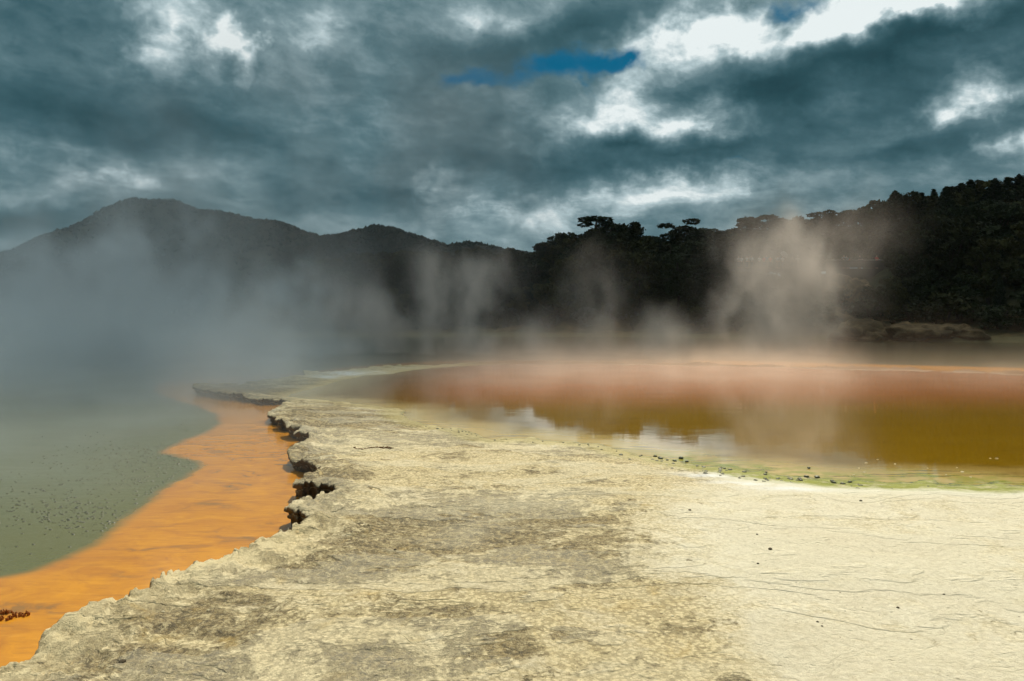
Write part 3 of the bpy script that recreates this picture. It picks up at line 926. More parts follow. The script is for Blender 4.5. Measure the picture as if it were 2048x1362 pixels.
def make_tree(kind, seed, H=8.0, leaf=LEAF_D):
    """Builds the trunk and crown meshes of one kind of tree, H metres tall."""
    r = np.random.default_rng(seed); rr = random.Random(seed)
    bm = bmesh.new()
    cl = []; extra = None
    bias = np.array([0, 0, .4]); size = .27; per = 250
    if kind == 'round':
        lean = rr.uniform(-.4, .4)
        limb(bm, [Vector((0, 0, -.6)), Vector((lean * .3, 0, H * .3)), Vector((lean, .1, H * .7))], .22, .08)
        for k in range(24):
            a = rr.uniform(0, 6.28); h = rr.uniform(.25, .94) * H
            wmax = 2.3 * math.sin(min(1, max(.15, (h / H - .1) * 1.05)) * math.pi * .92) ** .6 + .2
            rad = wmax * rr.uniform(.25, 1.12)
            c = (math.cos(a) * rad + lean * h / H, math.sin(a) * rad, h)
            cl.append((*c, rr.uniform(.45, 1.1), rr.uniform(.35, .75)))
            limb(bm, [Vector((lean * .3, 0, H * .3)), Vector(c) * .6 + Vector((0, 0, H * .1)), Vector(c)], .07, .02, 5)
        cl.append((lean, 0, H * .9, 1.0, .8))
        cl += [(lean * .6, 0, H * .5, 1.7, 1.9), (0, 0, H * .25, 1.5, 1.4)]
    elif kind == 'layered':                       # flat-topped, layered crown with gaps
        limb(bm, [Vector((0, 0, -.6)), Vector((.2, 0, H * .4)), Vector((-.1, .1, H * .75)), Vector((.1, 0, H * .95))], .24, .05)
        for k in range(22):
            h = H * (.36 + .62 * k / 21 + rr.uniform(-.03, .03)); a = rr.uniform(0, 6.28)
            rad = rr.uniform(.2, 2.7) * (1.1 - .3 * (h / H))
            c = (math.cos(a) * rad, math.sin(a) * rad, h)
            cl.append((*c, rr.uniform(.6, 1.25), rr.uniform(.26, .46)))
            limb(bm, [Vector((0, 0, h - .7)), Vector((c[0] * .6, c[1] * .6, h - .3)), Vector(c)], .06, .02, 5)
        for k in range(8):
            a = rr.uniform(0, 6.28); cl.append((math.cos(a) * .9, math.sin(a) * .9, H * rr.uniform(.2, .68), 1.4, 1.1))
        per = 420; size = .22; bias = np.array([0, 0, 1.1])
    elif kind == 'conifer':
        limb(bm, [Vector((0, 0, -.6)), Vector((0, .05, H * .5)), Vector((.05, 0, H * .99))], .24, .03)
        for k in range(40):
            h = H * (.10 + .86 * k / 39); a = k * 2.4 + rr.uniform(-.4, .4); L = 2.3 * (1 - h / H) ** .8
            limb(bm, [Vector((0, 0, h)), Vector((math.cos(a) * L, math.sin(a) * L, h - L * .1))], .03, .01, 4)
        n = 3800
        u = 1 - np.sqrt(r.uniform(0, 1, n)) * .93; u[:260] = r.uniform(.8, 1.0, 260)
        th = r.uniform(0, 2 * math.pi, n)
        wh = .5 + .5 * np.sin(u * 46 + 1.7 * np.sin(th * 2 + seed))
        lob = np.array([noise.noise(Vector((math.cos(t) * 1.6, math.sin(t) * 1.6, q * 9 + seed))) for t, q in zip(th, u)])
        Rm = (2.5 * (1 - u) ** .78 + .07) * (.62 + .28 * wh + .55 * lob)
        rad = Rm * r.uniform(.25, 1, n) ** .45
        extra = np.column_stack([np.cos(th) * rad, np.sin(th) * rad, u * H - rad * .16 + r.normal(0, .08, n)])
        size = .24; bias = np.array([0, 0, .5])
    else:                                          # shrub
        for k in range(5):
            a = rr.uniform(0, 6.28)
            limb(bm, [Vector((0, 0, -.3)), Vector((math.cos(a) * H * .15, math.sin(a) * H * .15, H * .4)), Vector((math.cos(a) * H * .3, math.sin(a) * H * .3, H * .75))], .05, .015, 5)
        for k in range(9):
            a = rr.uniform(0, 6.28); rad = rr.uniform(0, .42) * H
            cl.append((math.cos(a) * rad, math.sin(a) * rad, H * rr.uniform(.15, .8), H * rr.uniform(.14, .26), H * rr.uniform(.12, .22)))
        per = 340; size = .17
    tm = bpy.data.meshes.new("trunk"); bm.to_mesh(tm); bm.free()
    tm.polygons.foreach_set("use_smooth", np.ones(len(tm.polygons), bool)); tm.materials.append(BARK)
    pts = extra if extra is not None else clump_points(cl, per, r)
    v, f = leaf_cards(pts, np.full(len(pts), size), bias, r)
    cm = mesh_np("crown", v, f, smooth=False); cm.materials.append(leaf)
    return tm, cm, H


PROTO = {'round': [make_tree('round', 100 + i, 8., [LEAF_D, LEAF_O][i % 2]) for i in range(4)],
         'layered': [make_tree('layered', 200 + i, 9., [LEAF_D, LEAF_O, LEAF_D][i]) for i in range(3)],
         'conifer': [make_tree('conifer', 300 + i, 10.) for i in range(3)],
         'shrub': [make_tree('shrub', 400 + i, 2.2, [LEAF_O, LEAF_D, LEAF_G][i]) for i in range(3)]}
NAME = {'round': 'broadleaf_tree', 'layered': 'layered_tree', 'conifer': 'conifer_tree', 'shrub': 'shrub'}
n_tree = 0
place = random.Random(21)


def put_tree(kind, x, y, h, label, group, var=None, z=None, wide=1.0, cat=None):
    global n_tree
    var = place.randrange(len(PROTO[kind])) if var is None else var
    tm, cm, H = PROTO[kind][var]
    if z is None: z = float(ground_z(np.array([x]), np.array([y]))[0])
    o = empty(NAME[kind], (x, y, z), place.uniform(0, 6.28))
    s = h / H
    o.scale = (s * wide, s * wide, s)
    t = bpy.data.objects.new("stem" if kind == 'shrub' else "trunk", tm); COL.objects.link(t); t.parent = o
    c = bpy.data.objects.new("foliage" if kind == 'shrub' else "crown", cm); COL.objects.link(c); c.parent = o
    tag(o, label, cat or ("shrub" if kind == 'shrub' else "tree"), group)
    n_tree += 1
    return o


# the trees that shape the skyline: photo pixel of the top, kind, crown width factor, label
SKYW = [120, 95, 100, 80, 110, 95, 115, 175, 95, 66, 95, 90, 115, 85, 75]
SKYT = [(1193, 434, 'layered', 1.3, 0, "tall flat-topped tree standing above the left part of the forest"),
        (1238, 447, 'round', .95, 1, "dense rounded tree just right of the tall flat-topped tree"),
        (1135, 466, 'round', 1.15, 0, "rounded tree at the left shoulder of the tall forest"),
        (1105, 480, 'round', .9, 2, "smaller bushy tree at the low left end of the tall forest"),
        (1290, 472, 'round', 1.1, 3, "low rounded tree in the dip between two flat-topped trees"),
        (1358, 452, 'layered', 1.15, 1, "flat-topped tree with sky showing through its top above the centre of the pool"),
        (1430, 457, 'round', 1.35, 2, "wide rounded tree left of the steaming lookout"),
        (1525, 432, 'round', 1.9, 0, "very wide dome-crowned tree directly above the left lookout"),
        (1470, 462, 'round', 1., 1, "bushy tree under the left edge of the wide dome-crowned tree"),
        (1596, 433, 'round', .8, 0, "small bushy tree on the skyline right of the wide dome-crowned tree"),
        (1638, 434, 'layered', .9, 1, "feathery open tree between the lookouts on the skyline"),
        (1690, 420, 'round', 1., 2, "square-topped leafy tree on the skyline above the right lookout"),
        (1790, 384, 'conifer', 1.35, 1, "big dark pine rising where the ridge begins to climb"),
        (1752, 402, 'round', .9, 0, "rounded tree left of the big dark pine"),
        (1845, 388, 'conifer', 1.1, 2, "dark pine just right of the big dark pine")]
for (px, py, kind, wide, var, lab), wpx in zip(SKYT, SKYW):
    D = float(shore_d(px)) + RIDGE - 2
    top = at_dist(px, py, D)
    g = float(ground_z(np.array([top.x]), np.array([D]))[0])
    h = max(top.z - g, 4.)
    wide = (wpx / F * D) / ({'layered': 5.2, 'round': 5.2, 'conifer': 4.6}[kind] * h / PROTO[kind][var][2])
    put_tree(kind, top.x, D, h * (1.03 if kind == 'layered' else 1.0), lab, "trees on the skyline of the forest", var, g, wide)
# the rest of the skyline ridge, climbing conifers at the right
px = 1868
while px < 2330:
    py = np.interp(px, skx, sky_) + place.uniform(-2, 12)
    D = float(shore_d(px)) + RIDGE - place.uniform(0, 5)
    top = at_dist(px, py, D)
    g = float(ground_z(np.array([top.x]), np.array([D]))[0])
    put_tree('conifer', top.x, D, max(top.z - g, 5.), "dark pointed conifer on the climbing skyline at the right end of the forest", "conifers along the climbing skyline", None, g, place.uniform(1.35, 2.0))
    px += place.uniform(18, 32)
# the ridge where it drops behind the steam
px = 610
while px < 1100:
    py = np.interp(px, skx, sky_) + place.uniform(-2, 10)
    D = float(shore_d(px)) + RIDGE - place.uniform(0, 5)
    top = at_dist(px, py, D)
    g = float(ground_z(np.array([top.x]), np.array([D]))[0])
    put_tree('round', top.x, D, max(top.z - g, 4.), "bushy olive tree along the low ridge behind the steam", "trees on the low ridge behind the steam", None, g, place.uniform(.8, 1.1))
    px += place.uniform(26, 42)
# the body of the forest, row by row down to the shore
LOOK = [(1440, 1770)]                      # where the lookouts stand: only low growth in front
for row, t in enumerate([.93, .80, .60, .44, .28, .13]):
    px = 560 + row * 9
    while px < 2360:
        D = float(shore_d(px)) + RIDGE * (t + place.uniform(-.03, .05))
        x = (px - 1024) / F * D
        g = float(ground_z(np.array([x]), np.array([D]))[0])
        line = np.interp(px, skx, sky_) + (place.uniform(-3, 5) if row == 0 else 5 + (1 - t) * 24 + place.uniform(0, 12))
        maxh = CAMH + (640 - line) / F * D - g
        h = min(place.uniform(6.0, 8.5), maxh) if row else max(3.0, maxh - place.uniform(0, .8))
        if any(a - 10 < px < b + 10 for a, b in LOOK):
            lim = 545 if px < 1640 else 572
            if t < .66: h = min(h, CAMH + (640 - lim) / F * D - g)
        if row == 5: h *= .62
        if h > 1.6:
            low = h < 3.4
            kind = 'shrub' if low else place.choice(['round', 'round', 'round', 'conifer' if px > 1720 else 'layered'])
            if low:
                put_tree(kind, x, D, h, "dark bush on the slope below the lookouts" if 1430 < px < 1790 else "dark bush among the trees near the water's edge",
                         "bushes on the slope below the lookouts" if 1430 < px < 1790 else "bushes at the foot of the forest", None, g, place.uniform(1., 1.5))
            else:
                seg = ("forest behind the left steam" if px < 1060 else "forest left of the lookouts" if px < 1440 else "forest around the lookouts" if px < 1790 else "forest right of the lookouts")
                depth = "upper" if t > .7 else "middle" if t > .35 else "front"
                put_tree(kind, x, D, h, f"{'dark pointed conifer' if kind == 'conifer' else 'dark bushy tree' if kind == 'round' else 'dark layered tree'} in {depth} rows of the {seg}",
                         f"{NAME[kind].replace('_', ' ')}s in the {depth} rows, {seg}", None, g, place.uniform(.95, 1.3))
        px += place.uniform(62, 92) if row else place.uniform(34, 54)
# shrubs along the far bank
px = 700
while px < 2200:
    D = float(shore_d(px)) + place.uniform(2.5, 7.)
    if not (1680 < px < 1900 and place.random() < .55):
        x = (px - 1024) / F * D
        put_tree('shrub', x, D, place.uniform(1.3, 2.8), "low scrubby bush on the far bank just above the waterline", "bushes along the far bank", None, None, place.uniform(1., 1.6))
    px += place.uniform(16, 36)
print("trees", n_tree, round(time.time() - T0, 1))

# ================================================================== BANK ROCKS
ROCK, nt = material("brown_rock")
_p = nt.pos()
_c = nt.ramp(nt.noise(_p, .8, 6., .65, .5), [(.3, (.04, .03, .016)), (.5, (.12, .08, .04)), (.7, (.25, .17, .085))])
nt.princ(_c, .95, nt.bump(nt.noise(_p, 3., 6., .7), .9, .2), .1)


def rock_mesh(seed, rough=.5, sub=4):
    bm = bmesh.new()
    bmesh.ops.create_icosphere(bm, subdivisions=sub, radius=1)
    o = Vector((seed * 3.3, seed * 1.7, seed))
    for v in bm.verts:
        n = noise.fractal(v.co * 1.3 + o, 1.0, 2.0, 4) * rough + noise.cell(v.co * 2.1 + o) * rough * .25
        v.co *= 1 + n
        if v.co.z < -.3: v.co.z = -.3 + (v.co.z + .3) * .3
    me = bpy.data.meshes.new("rock"); bm.to_mesh(me); bm.free()
    me.polygons.foreach_set("use_smooth", np.ones(len(me.polygons), bool))
    return me


ROCKS = [(1730, 664, 2.6, 1.1, 70.5, "broad brown hummock of bare earth at the foot of the bank, left of two"), (1830, 664, 3.4, 1.0, 69.5, "long low brown hummock at the waterline right of the lookouts"),
         (1790, 646, 2.4, 1.2, 76., "small brown earth knoll behind the long low hummock"), (1720, 588, 2.0, 1.6, 84., "ochre rock outcrop on the slope below the right lookout"), (1688, 575, 2.6, 1.3, 89., "brown rock ledge directly under the right lookout"),
         (1905, 662, 2.6, .9, 68., "low brown rock by the turquoise streak on the far shore"), (1660, 640, 2.4, 1.4, 77., "dark brown rock at the foot of the tall right-hand steam column")]
for i, (px, py, sx, sz, D, lab) in enumerate(ROCKS):
    p = at_dist(px, py, D)
    o = link("rock", rock_mesh(50 + i), ROCK, loc=(p.x, D, p.z - .3))
    o.scale = (sx, sx * .7, sz); o.rotation_euler = (0, 0, i)
    tag(o, lab, "rock", "brown rocks and hummocks on the far bank")

for i in range(18):
    px = place.uniform(1640, 1990); t_ = place.random()
    p = at_dist(px, 676 - 30 * t_, 68 + 14 * t_)
    o = link("rock", rock_mesh(90 + i, .6, 3), ROCK, loc=(p.x, p.y, p.z - .25))
    sx = place.uniform(.5, 1.5)
    o.scale = (sx * 1.5, sx, sx * .7); o.rotation_euler = (place.uniform(-.3, .3), place.uniform(-.3, .3), place.uniform(0, 6))
    tag(o, "lesser brown clod of earth on the eroded bank right of the steam, one among several", "rock", "lesser clods on the eroded bank")

# ================================================================== LOOKOUTS AND PEOPLE
WOOD, nt = material("dark_timber")
nt.princ(nt.mix(nt.noise(nt.pos(), 4., 4.), (.022, .021, .020), (.05, .045, .04)), .8, None, .2)
RAILM, nt = material("grey_rail")
nt.princ(nt.mix(nt.noise(nt.pos(), 3., 3.), (.16, .15, .14), (.24, .23, .21)), .6, None, .3)
PANEL, nt = material("black_panel")
nt.princ(nt.mix(nt.noise(nt.pos(), 2., 3.), (.012, .013, .014), (.022, .024, .026)), .7, None, .2)


def box_mesh(name, boxes, bevel=.012):
    bm = bmesh.new()
    for (x0, x1, y0, y1, z0, z1) in boxes:
        r = bmesh.ops.create_cube(bm, size=1)
        for v in r['verts']:
            v.co = Vector(((x0 + x1) / 2 + v.co.x * (x1 - x0), (y0 + y1) / 2 + v.co.y * (y1 - y0), (z0 + z1) / 2 + v.co.z * (z1 - z0)))
    if bevel:
        bmesh.ops.bevel(bm, geom=bm.edges[:], offset=bevel, segments=1, affect='EDGES', profile=.5)
    me = bpy.data.meshes.new(name); bm.to_mesh(me); bm.free()
    return me


def lookout(px0, px1, py_rail, D, label, solid):
    a = at_dist(px0, py_rail, D); b = at_dist(px1, py_rail, D)
    w = b.x - a.x
    z = a.z - 1.1
    root = empty("lookout", ((a.x + b.x) / 2, D, z))
    tag(root, label, "lookout")
    h = w / 2
    link("deck", box_mesh("deck", [(-h, h, 0, 4.0, -.18, 0)]), WOOD, root)
    link("handrail", box_mesh("handrail", [(-h, h, -.04, .08, 1.04, 1.1)]), RAILM, root)
    n = max(3, int(w / 1.9))
    for k in range(n + 1):
        x = -h + .06 + (w - .12) * k / n
        link("post", box_mesh("post", [(x - .05, x + .05, -.03, .07, 0.002, 1.037)]), WOOD, root)
    if solid:
        for k in range(n):
            x0 = -h + .12 + (w - .12) * k / n; x1 = -h + (w - .12) * (k + 1) / n
            link("panel", box_mesh("panel", [(x0, x1, 0, .035, .06, 1.0)]), PANEL, root)
        link("fascia", box_mesh("fascia", [(-h, h, -.06, -.004, -1.1, -.02)]), PANEL, root)
    else:
        for zz in (.3, .55, .8):
            link("rail", box_mesh("rail", [(-h + .12, h - .12, 0, .03, zz, zz + .04)], .004), RAILM, root)
    for k in range(4):
        x = -h + .3 + (w - .6) * k / 3
        for yy in (.3, 3.6):
            link("stilt", box_mesh("stilt", [(x - .1, x + .1, yy - .1, yy + .1, -4.2, -.184)]), WOOD, root)
    return root


DL = 106.0
lookout(1470, 1625, 519.5, DL, "timber lookout with an open pale rail half hidden by the right steam column", False)
lookout(1652, 1768, 519.5, DL - 1.5, "timber lookout with dark solid panels right of the steam column", True)

SKIN, nt = material("skin"); nt.princ((.45, .27, .18), .6, None, .3)
HAIR, nt = material("hair"); nt.princ((.02, .014, .01), .7, None, .3)
CLOTH = {}
for k, c in {"white": (.75, .75, .74), "orange": (.75, .16, .03), "red": (.55, .05, .05), "grey": (.35, .36, .38), "black": (.02, .02, .022), "blue": (.10, .17, .32), "jeans": (.05, .07, .12), "khaki": (.28, .23, .15)}.items():
    m, nt = material(k + "_cloth"); nt.princ(nt.mix(nt.noise(nt.pos(), 9., 3.), c, tuple(q * .8 for q in c)), .9, None, .1); CLOTH[k] = m


def skin_body(joints, edges, radii, sub=2):
    me = bpy.data.meshes.new("t")
    me.from_pydata(joints, edges, [])
    o = bpy.data.objects.new("t", me); COL.objects.link(o)
    o.modifiers.new("s", 'SKIN')
    for i, (rx, ry) in enumerate(radii): me.skin_vertices[0].data[i].radius = (rx, ry)
    me.skin_vertices[0].data[0].use_root = True
    sb = o.modifiers.new("d", 'SUBSURF'); sb.levels = sub; sb.render_levels = sub
    dg = bpy.context.evaluated_depsgraph_get()
    out = bpy.data.meshes.new_from_object(o.evaluated_get(dg), depsgraph=dg)
    bpy.data.objects.remove(o); bpy.data.meshes.remove(me)
    out.polygons.foreach_set("use_smooth", np.ones(len(out.polygons), bool))
    out.materials.clear()
    return out


def person_meshes(pose):
    """Body, top, trousers and hair of a standing adult, 1.7 m, facing -Y (towards the pools)."""
    if pose == 'rail':      # forearms on the rail in front
        aL = [(-.19, 0, 1.38), (-.25, -.10, 1.16), (-.17, -.33, 1.14), (-.15, -.41, 1.14)]
    elif pose == 'photo':   # hands raised to the face with a camera
        aL = [(-.19, 0, 1.38), (-.28, -.10, 1.16), (-.12, -.26, 1.42), (-.07, -.30, 1.50)]
    else:                   # arms hanging
        aL = [(-.19, 0, 1.38), (-.26, .02, 1.12), (-.27, -.05, .88), (-.27, -.07, .79)]
    aR = [(-x, y, z) for x, y, z in aL]
    J = [(0, 0, .93), (0, .01, 1.10), (0, 0, 1.32), (0, 0, 1.45), (0, -.02, 1.53), (0, -.02, 1.62), (0, -.015, 1.68)]
    Rr = [(.15, .11), (.13, .10), (.16, .11), (.06, .06), (.065, .075), (.078, .095), (.055, .065)]
    E = [(i, i + 1) for i in range(6)]
    for side in (aL, aR):
        b = len(J); J += side; Rr += [(.058, .058), (.045, .045), (.036, .036), (.03, .02)]; E += [(2, b), (b, b + 1), (b + 1, b + 2), (b + 2, b + 3)]
        hx, hy, hz = side[3]; d = Vector(side[3]) - Vector(side[2]); d.normalize()
        for f, (ox, ln) in enumerate([(-.028, .075), (-.01, .085), (.01, .08), (.028, .065)]):
            c = len(J); J.append((hx + ox, hy + d.y * ln, hz + d.z * ln)); Rr.append((.009, .009)); E.append((b + 3, c))
        c = len(J); sx = 1 if hx < 0 else -1
        J.append((hx + sx * .05, hy + d.y * .03, hz + d.z * .03)); Rr.append((.01, .01)); E.append((b + 3, c))
    for sx in (-1, 1):
        b = len(J); J += [(sx * .09, 0, .84), (sx * .10, -.015, .48), (sx * .10, .01, .09), (sx * .105, -.15, .035)]
        Rr += [(.09, .10), (.06, .065), (.042, .045), (.04, .03)]; E += [(0, b), (b, b + 1), (b + 1, b + 2), (b + 2, b + 3)]
    body = skin_body(J, E, Rr, 1)
    # face: nose, brow hollows, ears pushed out of the head surface
    for v in body.vertices:
        c = v.co
        if c.z > 1.5:
            if abs(c.x) < .02 and c.y < -.08 and 1.57 < c.z < 1.62: c.y -= .018
            if .015 < abs(c.x) < .05 and c.y < -.07 and 1.61 < c.z < 1.65: c.y += .008
            if abs(c.x) > .068 and 1.58 < c.z < 1.64: c.x *= 1.12
    k = 1.16
    JT = J[:4]; top_j = [(0, 0, .90), (0, .01, 1.10), (0, 0, 1.32), (0, 0, 1.41)]
    tj = list(top_j); tr = [(.17, .125), (.15, .12), (.18, .13), (.085, .085)]; te = [(0, 1), (1, 2), (2, 3)]
    for side in (aL, aR):
        b = len(tj); mid = tuple((Vector(side[1]) * .55 + Vector(side[0]) * .45))
        tj += [side[0], mid, side[1]]; tr += [(.075, .075), (.065, .065), (.056, .056)]; te += [(2, b), (b, b + 1), (b + 1, b + 2)]
    top = skin_body(tj, te, tr, 1)
    lj = [(0, 0, .94)]; lr = [(.165, .125)]; le = []
    for sx in (-1, 1):
        b = len(lj); lj += [(sx * .09, 0, .83), (sx * .10, -.015, .48), (sx * .10, .01, .11)]; lr += [(.102, .112), (.075, .08), (.062, .066)]; le += [(0, b), (b, b + 1), (b + 1, b + 2)]
    legs = skin_body(lj, le, lr, 1)
    bm = bmesh.new(); bmesh.ops.create_icosphere(bm, subdivisions=3, radius=1)
    for v in bm.verts:
        c = v.co
        v.co = Vector((c.x * .088, c.y * .105 + .005, 1.645 + c.z * (.085 if c.z > 0 else .11 if c.y > -.1 else .01)))
    hair = bpy.data.meshes.new("hair"); bm.to_mesh(hair); bm.free()
    hair.polygons.foreach_set("use_smooth", np.ones(len(hair.polygons), bool))
    return dict(body=body, top=top, trousers=legs, hair=hair)


PM = {k: person_meshes(k) for k in ('rail', 'photo', 'hang')}


def put_person(px, D, pose, top, legs, label, hat=None, off=.45, scale=1.0):
    p = at_dist(px, 519.5, D)
    o = empty("person", (p.x, D + off, p.z - 1.1 + .001), place.uniform(-.35, .35))
    o.scale = (scale,) * 3
    tag(o, label, "person", "people at the lookout railings")
    for part, mats in (("body", SKIN), ("top", CLOTH[top]), ("trousers", CLOTH[legs]), ("hair", HAIR)):
        c = bpy.data.objects.new(part, PM[pose][part].copy()); COL.objects.link(c); c.parent = o
        c.data.materials.append(mats)
    if hat:
        bm = bmesh.new()
        rings = [(.19, 1.665), (.185, 1.675), (.098, 1.685), (.092, 1.74), (.07, 1.775), (.0, 1.785)]
        prev = None
        for (r_, z_) in rings:
            ring = [bm.verts.new((math.cos(k * math.pi / 10) * r_, math.sin(k * math.pi / 10) * r_ - .01, z_)) for k in range(20)] if r_ > 0 else [bm.verts.new((0, -.01, z_))]
            if prev:
                for k in range(20):
                    if len(ring) > 1: bm.faces.new((prev[k], prev[(k + 1) % 20], ring[(k + 1) % 20], ring[k]))
                    else: bm.faces.new((prev[k], prev[(k + 1) % 20], ring[0]))
            prev = ring
        hm = bpy.data.meshes.new("hat"); bm.to_mesh(hm); bm.free()
        c = bpy.data.objects.new("hat", hm); COL.objects.link(c); c.parent = o; hm.materials.append(CLOTH[hat])
    return o


PEOPLE = [(1479, 'rail', 'grey', 'jeans', "person in a grey top at the far left end of the open lookout rail", None),
          (1486, 'hang', 'white', 'black', "person in a white top second along from the left end of the open rail", None),
          (1496, 'photo', 'white', 'jeans', "person in white lifting both hands to the face beside one in grey", None),
          (1501, 'rail', 'grey', 'khaki', "person in a grey top and tan trousers on the open rail between two in white", None),
          (1506, 'hang', 'white', 'jeans', "person in a white top and jeans left of a gap along the open rail", None),
          (1521, 'rail', 'white', 'black', "person in a white top leaning on the open rail, just after the gap", None),
          (1530, 'hang', 'red', 'jeans', "person in a dull red top left of the one in orange", None),
          (1536, 'rail', 'blue', 'khaki', "person in a blue top leaning on the rail beside the one in orange", None),
          (1543, 'hang', 'orange', 'black', "person in a bright orange top at the open rail", None),
          (1556, 'photo', 'white', 'khaki', "person in white raising both hands under the tilted umbrella", None),
          (1561, 'hang', 'grey', 'jeans', "person in grey holding the tilted white umbrella", None),
          (1567, 'rail', 'white', 'jeans', "person in a white top right of the umbrella holder", None),
          (1587, 'hang', 'khaki', 'black', "person in a tan top left of the one in a white hat", None),
          (1599, 'rail', 'white', 'khaki', "person in white top and white hat at the open rail's right end", 'white'),
          (1690.5, 'rail', 'grey', 'jeans', "leftmost person at the dark lookout, grey top and jeans", None),
          (1696, 'hang', 'grey', 'black', "person in a grey top close beside the one in red and a pale hat", None),
          (1702, 'hang', 'red', 'jeans', "person in red with a pale hat at the dark-panelled lookout", 'white'),
          (1722, 'rail', 'black', 'jeans', "person in dark clothes alone in the middle of the dark lookout", None),
          (1756, 'rail', 'red', 'black', "person in a red top at the right end of the dark-panelled lookout", None)]
for i, (px, pose, top, legs, lab, hat) in enumerate(PEOPLE):
    put_person(px, DL if px < 1640 else DL - 1.5, pose, top, legs, lab, hat, .42 + .25 * (i % 3 == 1), .94 + .1 * place.random())
# white umbrella held tilted above the row
p = at_dist(1566, 503, DL + .6)
u = empty("umbrella", (p.x - .25, DL + .65, p.z - .95)); u.rotation_euler = (R(-18), R(42), 0)
tag(u, "white umbrella held tilted above the people on the open lookout", "umbrella")
bm = bmesh.new()
prev = None
for k, (r_, z_) in enumerate([(.02, 1.12), (.25, 1.06), (.45, .95), (.58, .80)]):
    ring = [bm.verts.new((math.cos(a * math.pi / 8) * r_ * (1 if a % 2 == 0 else .95), math.sin(a * math.pi / 8) * r_ * (1 if a % 2 == 0 else .95), z_)) for a in range(16)]
    if prev:
        for a in range(16): bm.faces.new((prev[a], prev[(a + 1) % 16], ring[(a + 1) % 16], ring[a]))
    prev = ring
bmesh.ops.solidify(bm, geom=bm.faces[:], thickness=.008)
um = bpy.data.meshes.new("canopy"); bm.to_mesh(um); bm.free()
link("canopy", um, CLOTH["white"], u)
bm = bmesh.new(); limb(bm, [Vector((0, 0, .25)), Vector((0, 0, .7)), Vector((0, 0, 1.16))], .012, .010, 8)
sm_ = bpy.data.meshes.new("shaft"); bm.to_mesh(sm_); bm.free(); link("shaft", sm_, RAILM, u)
bm = bmesh.new(); limb(bm, [Vector((0, 0, .12)), Vector((0, 0, .18)), Vector((0, 0, .25))], .018, .02, 8)
hm_ = bpy.data.meshes.new("handle"); bm.to_mesh(hm_); bm.free(); link("handle", hm_, CLOTH["black"], u)
print("people", round(time.time() - T0, 1))

# ================================================================== SMALL THINGS ON THE TERRACE AND IN THE WATER
STONE, nt = material("dark_stone")
nt.princ(nt.mix(nt.noise(nt.pos(), 30., 4.), (.045, .036, .022), (.11, .085, .05)), .9, nt.bump(nt.noise(nt.pos(), 60., 4.), .6, .01), .2)
WETST, nt = material("wet_stone")
nt.princ(nt.mix(nt.noise(nt.pos(), 20., 4.), (.035, .042, .016), (.10, .095, .04)), .5, None, .4)
PALEST, nt = material("pale_stone")
nt.princ(nt.mix(nt.noise(nt.pos(), 30., 4.), (.62, .56, .40), (.45, .38, .22)), .9, nt.bump(nt.noise(nt.pos(), 60., 4.), .6, .01), .2)
PEB = [rock_mesh(80 + i, .45, 2) for i in range(5)]
from mathutils.kdtree import KDTree
kd = KDTree(len(Q))
for i, (a, b) in enumerate(Q): kd.insert((a, b, 0), i)
kd.balance()


def tz_at(x, y): return float(tz[kd.find((x, y, 0))[1]])


def put_stone(px, py, wpx, mat, label, group, flat=.6, z=None, name="stone", cat="stone"):
    xy = gp(px, py, .14)
    D = float(xy[1])
    s = wpx / 2 / F * D
    me = PEB[place.randrange(5)]
    me2 = SM.setdefault((me.name, mat.name), None)
    if me2 is None:
        me2 = me.copy(); me2.materials.append(mat); SM[(me.name, mat.name)] = me2
    o = bpy.data.objects.new(name, me2); COL.objects.link(o)
    zz = tz_at(xy[0], xy[1]) if z is None else z
    o.location = (xy[0], xy[1], zz + s * flat * .25)
    o.scale = (s, s * place.uniform(.7, 1.), s * flat)
    o.rotation_euler = (0, 0, place.uniform(0, 6.28))
    tag(o, label, cat, group)
    return o


SM = {}
for (px, py, w, mat, lab) in [(1540, 1105, 9, STONE, "small dark stone alone on the pale crust towards the right pool"), (245, 1338, 14, STONE, "dark pebble lying close to the near orange shallows"), (1516, 1134, 6, STONE, "little dark stone just nearer than the lone stone on pale crust"),
                              (1796, 1220, 7, STONE, "dark stone right of the paired pebbles on pale crust"), (1635, 1248, 6, STONE, "left of two paired pebbles on the pale crust"), (1644, 1257, 5, STONE, "right of two paired pebbles on the pale crust"),
                              (1514, 1074, 5, STONE, "tiny dark stone farther than the lone stone on pale crust"), (1380, 1029, 6, STONE, "tiny dark chip on crust left of the long crack"), (1722, 1000, 7, STONE, "dark chip where the long crack begins near the shore"),
                              (418, 1236, 8, PALEST, "white chip on the grey crust above the dark pebble"), (326, 1236, 8, PALEST, "white chip nearer the orange water on grey crust"), (1345, 1238, 6, PALEST, "white chip on brown crust at the edge of the pale area"), (1100, 1085, 4, STONE, "dark crumb on brown weathered crust"),
                              (790, 1103, 7, STONE, "dark crumb in the brown weathered patch left of centre"), (1425, 903, 5, WETST, "dark stone at the waterline, alone"), (1888, 1193, 5, STONE, "dark chip beside the branching crack")]:
    put_stone(px, py, w, mat, lab, "loose stones on the sinter terrace")
for k in range(80):
    px = place.choice([place.uniform(1240, 1480), place.gauss(1560, 90), place.uniform(1300, 1900)])
    base_y = float(np.interp(px, [s[0] for s in reversed(SHORE_PX[:22])], [s[1] for s in reversed(SHORE_PX[:22])]))
    py = base_y + place.gauss(0, 7.5)
    put_stone(px, py, place.uniform(4.5, 11), WETST, "dark knobbly pebble in the shallow algae-green margin of the right pool", "dark pebbles along the right pool's algae margin", .6,
              max(Z_R + .006, tz_at(*gp(px, py, .1))), "pebble", "pebble")
